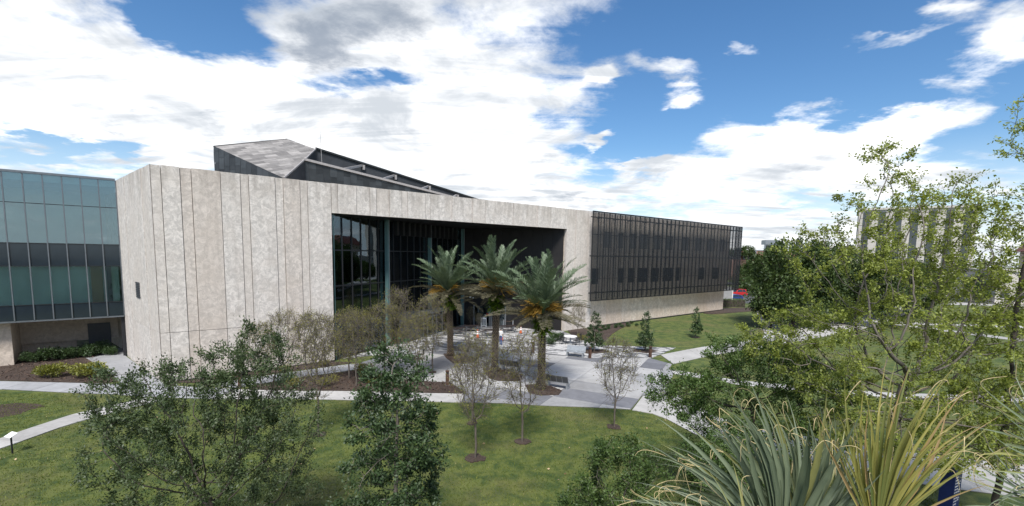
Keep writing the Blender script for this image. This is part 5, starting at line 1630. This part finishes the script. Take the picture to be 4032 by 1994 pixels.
# blue information pylon, bottom right
py = empty('information_pylon', (15.62, 15.9, 0), R(28))
M_BLUE = mat_simple('pylon_blue', (0.008, 0.018, 0.105, 1), .4, 0, .08)
MB().box(-.27, .27, -.2, .2, .08, 1.86).build('body', M_BLUE, py)
MB().box(-.3, .3, -.23, .23, 0, .08).build('plinth', M_JOINT, py)
cp_ = MB(); cp_.add([(-.275, -.205, 1.861), (.275, -.205, 1.861), (.275, .205, 1.861), (-.275, .205, 1.861), (-.2, -.12, 2.06), (.275, -.14, 2.1), (.275, .14, 2.1), (-.2, .12, 2.06)], [(3, 2, 1, 0), (4, 5, 6, 7), (0, 1, 5, 4), (1, 2, 6, 5), (2, 3, 7, 6), (3, 0, 4, 7)])
cp_.build('cap', M_WHITE, py)
for z in (1.3, 1.0, .7):
    r_ = MB(); k = 16
    vs = []
    for i in range(k):
        if 2 < i < 4: pass
        a = 2 * math.pi * i / k
        vs += [(.12 + .065 * math.cos(a), -.205, z + .065 * math.sin(a)), (.12 + .038 * math.cos(a), -.205, z + .038 * math.sin(a))]
    r_.add(vs, [(2 * i, 2 * i + 2, 2 * i + 3, 2 * i + 1) for i in range(k - 2)])
    r_.build('ring_symbol', M_WHITE, py)
tl = MB()
for i in range(12):
    z = 1.62 - i * .11
    for w_ in range(3):
        x0 = -.22 + w_ * .085; tl.box(x0, x0 + (.07 if (i + w_) % 3 else .045), -.2045, -.2015, z, z + .03)
tl.build('lettering', M_WHITE, py)
tag(py, 'blue information pylon with white cap and ring symbols behind the palm leaves', 'sign')

# person behind the middle palm
M_SKIN = mat_simple('skin', (0.40, 0.24, 0.17, 1), .6); M_SHIRT = mat_simple('white_shirt', (0.62, 0.62, 0.62, 1), .8); M_JEANS = mat_simple('blue_jeans', (0.045, 0.085, 0.20, 1), .85); M_HAIR = mat_simple('dark_hair', (0.03, 0.02, 0.015, 1), .7)
jt = {'pelvis': (0, 0, .92), 'waist': (0, 0, 1.08), 'chest': (0, -.01, 1.30), 'neckb': (0, 0, 1.44), 'neck': (0, -.01, 1.50), 'headc': (0, -.015, 1.58), 'headt': (0, -.01, 1.68)}
sk = [('pelvis', None, .13), ('waist', 'pelvis', .125), ('chest', 'waist', .145), ('neckb', 'chest', .08), ('neck', 'neckb', .055), ('headc', 'neck', .088), ('headt', 'headc', .06)]
for s, nm_ in ((-1, 'l'), (1, 'r')):
    st_ = .12 * s
    for k_, p_, par_, r_ in (('hip', (s * .09, 0, .86), 'pelvis', .09), ('knee', (s * .10, -.03 - st_ * .6, .48), 'hip', .062), ('ankle', (s * .10, .02 - st_ * 1.1, .09), 'knee', .045), ('toe', (s * .11, -.13 - st_ * 1.1, .035), 'ankle', .032),
                             ('shoulder', (s * .17, 0, 1.38), 'chest', .065), ('elbow', (s * .23, .03, 1.12), 'shoulder', .045), ('wrist', (s * .22, -.1, .90), 'elbow', .03), ('hand', (s * .215, -.13, .82), 'wrist', .026)):
        jt[k_ + nm_] = p_; sk.append((k_ + nm_, par_ if par_ in ('pelvis', 'chest') else par_ + nm_, r_))
    for q_, (fx, fz) in enumerate(((-.012, -.07), (.0, -.08), (.012, -.075), (.022, -.06))):
        jt['f%d%s' % (q_, nm_)] = (s * (.215) + fx, -.145, .82 + fz); sk.append(('f%d%s' % (q_, nm_), 'hand' + nm_, .008))
    jt['thumb' + nm_] = (s * .19, -.17, .80); sk.append(('thumb' + nm_, 'wrist' + nm_, .009))
idx = {k_: i for i, (k_, _, _) in enumerate(sk)}
me_p = bpy.data.meshes.new('body')
me_p.from_pydata([jt[k_] for k_, _, _ in sk], [(idx[p_], idx[k_]) for k_, p_, _ in sk if p_], [])
pers = empty('person', (-1.05, 45.6, .043), R(165))
body = link('body', me_p, pers)
md_ = body.modifiers.new('Skin', 'SKIN')
for i, (k_, p_, r_) in enumerate(sk):
    sv = me_p.skin_vertices[0].data[i]; sv.radius = (r_, r_ * (.8 if k_ in ('chest', 'waist', 'pelvis') else 1)); sv.use_root = k_ == 'pelvis'
body.modifiers.new('Sub', 'SUBSURF').levels = 1
dg = bpy.context.evaluated_depsgraph_get()
bm_ = bpy.data.meshes.new_from_object(body.evaluated_get(dg))
body.modifiers.clear(); body.data = bm_
for m_ in (M_SKIN, M_SHIRT, M_JEANS, M_HAIR): bm_.materials.append(m_)
for p in bm_.polygons:
    c = p.center
    p.material_index = 2 if c.z < .96 and abs(c.x) < .19 else (1 if c.z < 1.44 and not (abs(c.x) > .19 and c.z < 1.14) else (3 if c.z > 1.60 or (c.z > 1.52 and c.y > .01) else 0))
    p.use_smooth = True
    if c.z < .075: p.material_index = 3
tag(pers, 'person in white top and blue jeans standing behind the middle palm', 'person')

# ---------------------------------------------------------------- cars, utility wall, far buildings
def car(loc, rz_, paint, label, suv):
    o = empty('parked_car', loc, rz_)
    hb, hr = (.62, 1.72) if suv else (.5, 1.42)
    mid = .98 if suv else .88
    prof = [(-2.2, .32), (-2.25, .75), (-2.1, mid), (-.95, mid + .02), (-.35, hr - .04), (.9, hr), (1.9 if suv else 1.55, hr - .1), (2.15, mid + .05), (2.25, .7), (2.2, .32)]
    body_ = MB(); n_ = len(prof)
    vs = []
    for y_, k_ in ((-.88, 1), (.88, 1)):
        for x_, z_ in prof: vs.append((x_, y_ * (.82 if z_ > mid + .1 else 1), z_))
    body_.add(vs, [tuple(range(n_)), tuple(range(2 * n_ - 1, n_ - 1, -1))] + [(i, n_ + i, n_ + (i + 1) % n_, (i + 1) % n_) for i in range(n_)])
    bo = body_.build('body', paint, o)
    mo_ = bo.modifiers.new('bev', 'BEVEL'); mo_.width = .06; mo_.segments = 2
    for s in (-1, 1):
        gl_ = MB(); yo = s * .80
        gl_.add([(-.75, s * .885, mid + .06), (.8, s * .885, mid + .06), (.75, s * .742, hr - .09), (-.28, s * .742, hr - .11)], [(0, 1, 2, 3)])
        gl_.add([(.9, s * .885, mid + .06), (1.8, s * .885, mid + .06), (1.5, s * .742, hr - .13), (.85, s * .742, hr - .09)], [(0, 1, 2, 3)])
        gl_.build('side_window', M_SPAN, o)
        for x_ in (-1.4, 1.4):
            wh = MB(); k = 16
            ring = lambda r_, y__: [(x_ + r_ * math.cos(2 * math.pi * i / k), y__, .34 + r_ * math.sin(2 * math.pi * i / k)) for i in range(k)]
            wh.add(ring(.34, s * .70) + ring(.34, s * .90), [(i, (i + 1) % k, k + (i + 1) % k, k + i) for i in range(k)] + [tuple(range(k)), tuple(range(k, 2 * k))])
            w_ = wh.build('wheel', M_RUBBER, o)
            rm_ = MB(); rm_.add(ring(.2, s * .905) + ring(.05, s * .92), [(i, (i + 1) % k, k + (i + 1) % k, k + i) for i in range(k)] + [tuple(range(k, 2 * k))]); rm_.build('rim', M_ALU, w_)
        MB().box(-2.27, -2.2, s * .62 - .16, s * .62 + .16, .66, .82).build('headlight', M_WHITE, o)
        MB().box(2.2, 2.27, s * .66 - .12, s * .66 + .12, .7, .95).build('tail_light', M_ORANGE, o)
    MB().add([(-1.02, -.72, mid + .06), (-1.02, .72, mid + .06), (-.42, .64, hr - .1), (-.42, -.64, hr - .1)], [(0, 1, 2, 3)]).build('windscreen', M_SPAN, o)
    tag(o, label, 'car')


car((53.0, 110.5, .02), R(15), mat_simple('red_paint', (0.42, 0.02, 0.02, 1), .25), 'red car parked beyond the end of the mesh screen', True)
car((46.0, 98.0, .02), R(20), mat_simple('blue_paint', (0.015, 0.04, 0.16, 1), .25), 'dark blue car parked behind the grey utility wall', False)
uw = empty('utility_wall', (37.9, 91.4, 0), .1)
MB().box(0, 5.3, 0, .3, 0, 3.2).build('wall', M_WALKG, uw); MB().box(-.05, 5.35, -.05, .35, 3.2, 3.3).build('coping', M_WALK, uw)
MB().box(5.3, 5.42, -.04, 3.5, 0, 3.26).build('end_wall', M_WHITE, uw)
tag(uw, 'grey concrete utility wall past the end of the building', 'wall')


def far_building(name, loc, rz_, label, w, d, h, wall, cols, rows_, ww, wh_, sill, glassmat, top=None, band=None):
    o = empty(name, loc, rz_)
    MB().box(0, w, 0, d, 0, h).build('wall', wall, o)
    MB().box(-.3, w + .3, -.3, d + .3, h, h + .5).build('roof_edge', top or wall, o)
    gx_ = w / cols; gz = (h - sill) / rows_
    wm = MB().box(0, ww, -.06, .1, 0, wh_).mesh('window', glassmat)
    for i in range(cols):
        for j in range(rows_):
            link('window', wm, o, (gx_ * (i + .5) - ww / 2, 0, sill + gz * j + (gz - wh_) * .5))
    if band:
        for z_ in band: MB().box(-.05, w + .05, -.08, .0, z_, z_ + 1.3).build('brick_band', M_BRICK, o)
    return tag(o, label, 'building')


M_FGLASS = mat_simple('far_glass', (0.06, 0.068, 0.07, 1), .25, 0, .2, .3)
cb = far_building('office_building', (88, 121.5, 0), R(-35), 'cream block with tall dark window strips behind the sycamore', 22, 18, 21.5, M_CREAM, 7, 1, 1.4, 15.0, 5.6, M_FGLASS)
for i in range(2): MB().box(-7.0 + i * 3.6, -4.2 + i * 3.6, -.12, -.001, 7.0, 9.0).build('brick_panel', M_BRICK, cb)
MB().box(-9, 0, .01, 14, 0, 12.6).build('side_wing', M_CREAM, cb)
M_ROOFR = mat_simple('red_roof', (0.16, 0.06, 0.045, 1), .8, 0, .15, .5)
rb = empty('red_roofed_building', (114, 103, 0), R(-38))
MB().box(0, 34, 0, 16, 0, 11.6).build('wall', M_CREAM, rb)
rf = MB(); rf.add([(-1.2, -1.2, 11.6), (35.2, -1.2, 11.6), (35.2, 17.2, 11.6), (-1.2, 17.2, 11.6), (1.5, 3, 14.9), (31, 3, 14.9), (31, 13, 14.9), (1.5, 13, 14.9)], [(3, 2, 1, 0), (4, 5, 6, 7), (0, 1, 5, 4), (1, 2, 6, 5), (2, 3, 7, 6), (3, 0, 4, 7)]); rf.build('roof', M_ROOFR, rb)
for i in range(8):
    for z_ in (2, 6.6): MB().box(1.5 + i * 4.1, 3.7 + i * 4.1, -.06, .1, z_, z_ + 2.6).build('window', M_FGLASS, rb)
tag(rb, 'cream building with hipped dark red roof at the right edge', 'building')
far_building('white_building', (103, 100, 0), R(-8), 'low white building glimpsed through the leaves at far right', 30, 12, 7.0, M_CREAM, 9, 2, 1.6, 1.5, .6, M_FGLASS)
bk = empty('brick_rooftop_building', (92, 192, 0), R(-6))
MB().box(0, 40, 0, 20, 0, 12.0).build('wall', M_BRICK, bk); MB().box(-.2, 40.2, -.2, 20.2, 12.0, 12.25).build('roof_edge', M_ALU, bk)
for x_, z0, z1 in ((1.6, 8.8, 11.6), (9.6, 8.8, 10.8), (9.6, 11.2, 14.2)):
    lo = MB().box(x_ - .25, x_ + 4.6, -1.0, -.02, z0 - .35, z1 + .3).build('louvre_box', M_ALU, bk)
    for q_ in range(9): MB().box(x_, x_ + 4.3, -1.12, -1.02, z0 + (z1 - z0) * q_ / 9, z0 + (z1 - z0) * (q_ + .82) / 9).build('louvre_slat', M_BLACK, lo)
MB().box(9.3, 14.6, -1.2, 3, 14.5, 16.3).build('roof_plant', M_ALU, bk)
MB().box(-4, 44, -3, -.5, 0, 8.3).build('low_wing', M_BRICK, bk)
tag(bk, 'distant red brick rooftop with dark louvres beyond the trees', 'building')

# the building the picture is taken from, below and behind the camera (it shows in the glass)
hb_ = empty('terrace_building', (-34, -3.0, 0), 0)
MB().box(0, 60, -16, 0, 0, 7.3).build('wall', M_CREAM, hb_)
MB().box(0, 14, -16.05, -4, 7.3, 12.5).build('upper_storey', M_BRICK, hb_)
wm = MB().box(0, 3.0, -.05, .1, 0, 1.6).mesh('window', M_FGLASS)
for i in range(3):
    link('window', wm, hb_, (1 + i * 4.4, -4, 9.0))
for z_ in (7.7, 8.05, 8.4): MB().box(14, 33, -.2, -.16, z_ - .02, z_ + .02).build('railing_bar', M_ALU, hb_)
pm_ = MB().box(-.03, .03, -.21, -.15, 7.3, 8.45).mesh('railing_post', M_ALU)
for i in range(11): link('railing_post', pm_, hb_, (14 + i * 1.9, 0, 0))
tag(hb_, 'cream building with roof terrace reflected in the left glass wing', 'building')


def lamp_post(loc, label):
    o = empty('lamp_post', loc)
    MB().lathe([(.09, 0), (.09, .04), (.045, .08), (.04, 3.1), (.05, 3.12)], 10).build('post', M_DKMET, o)
    MB().lathe([(.05, 3.12), (.16, 3.2), (.18, 3.3), (.06, 3.36)], 12).build('lamp_head', M_DKMET, o)
    tag(o, label, 'lamp post', 'lamp posts by the right walks')


lamp_post((40.4, 52.6, 0), 'dark lamp post on the lawn left of the broad white walk, seen through leaves')
lamp_post((44.6, 48.6, 0), 'dark lamp post further right on the lawn, seen through leaves')
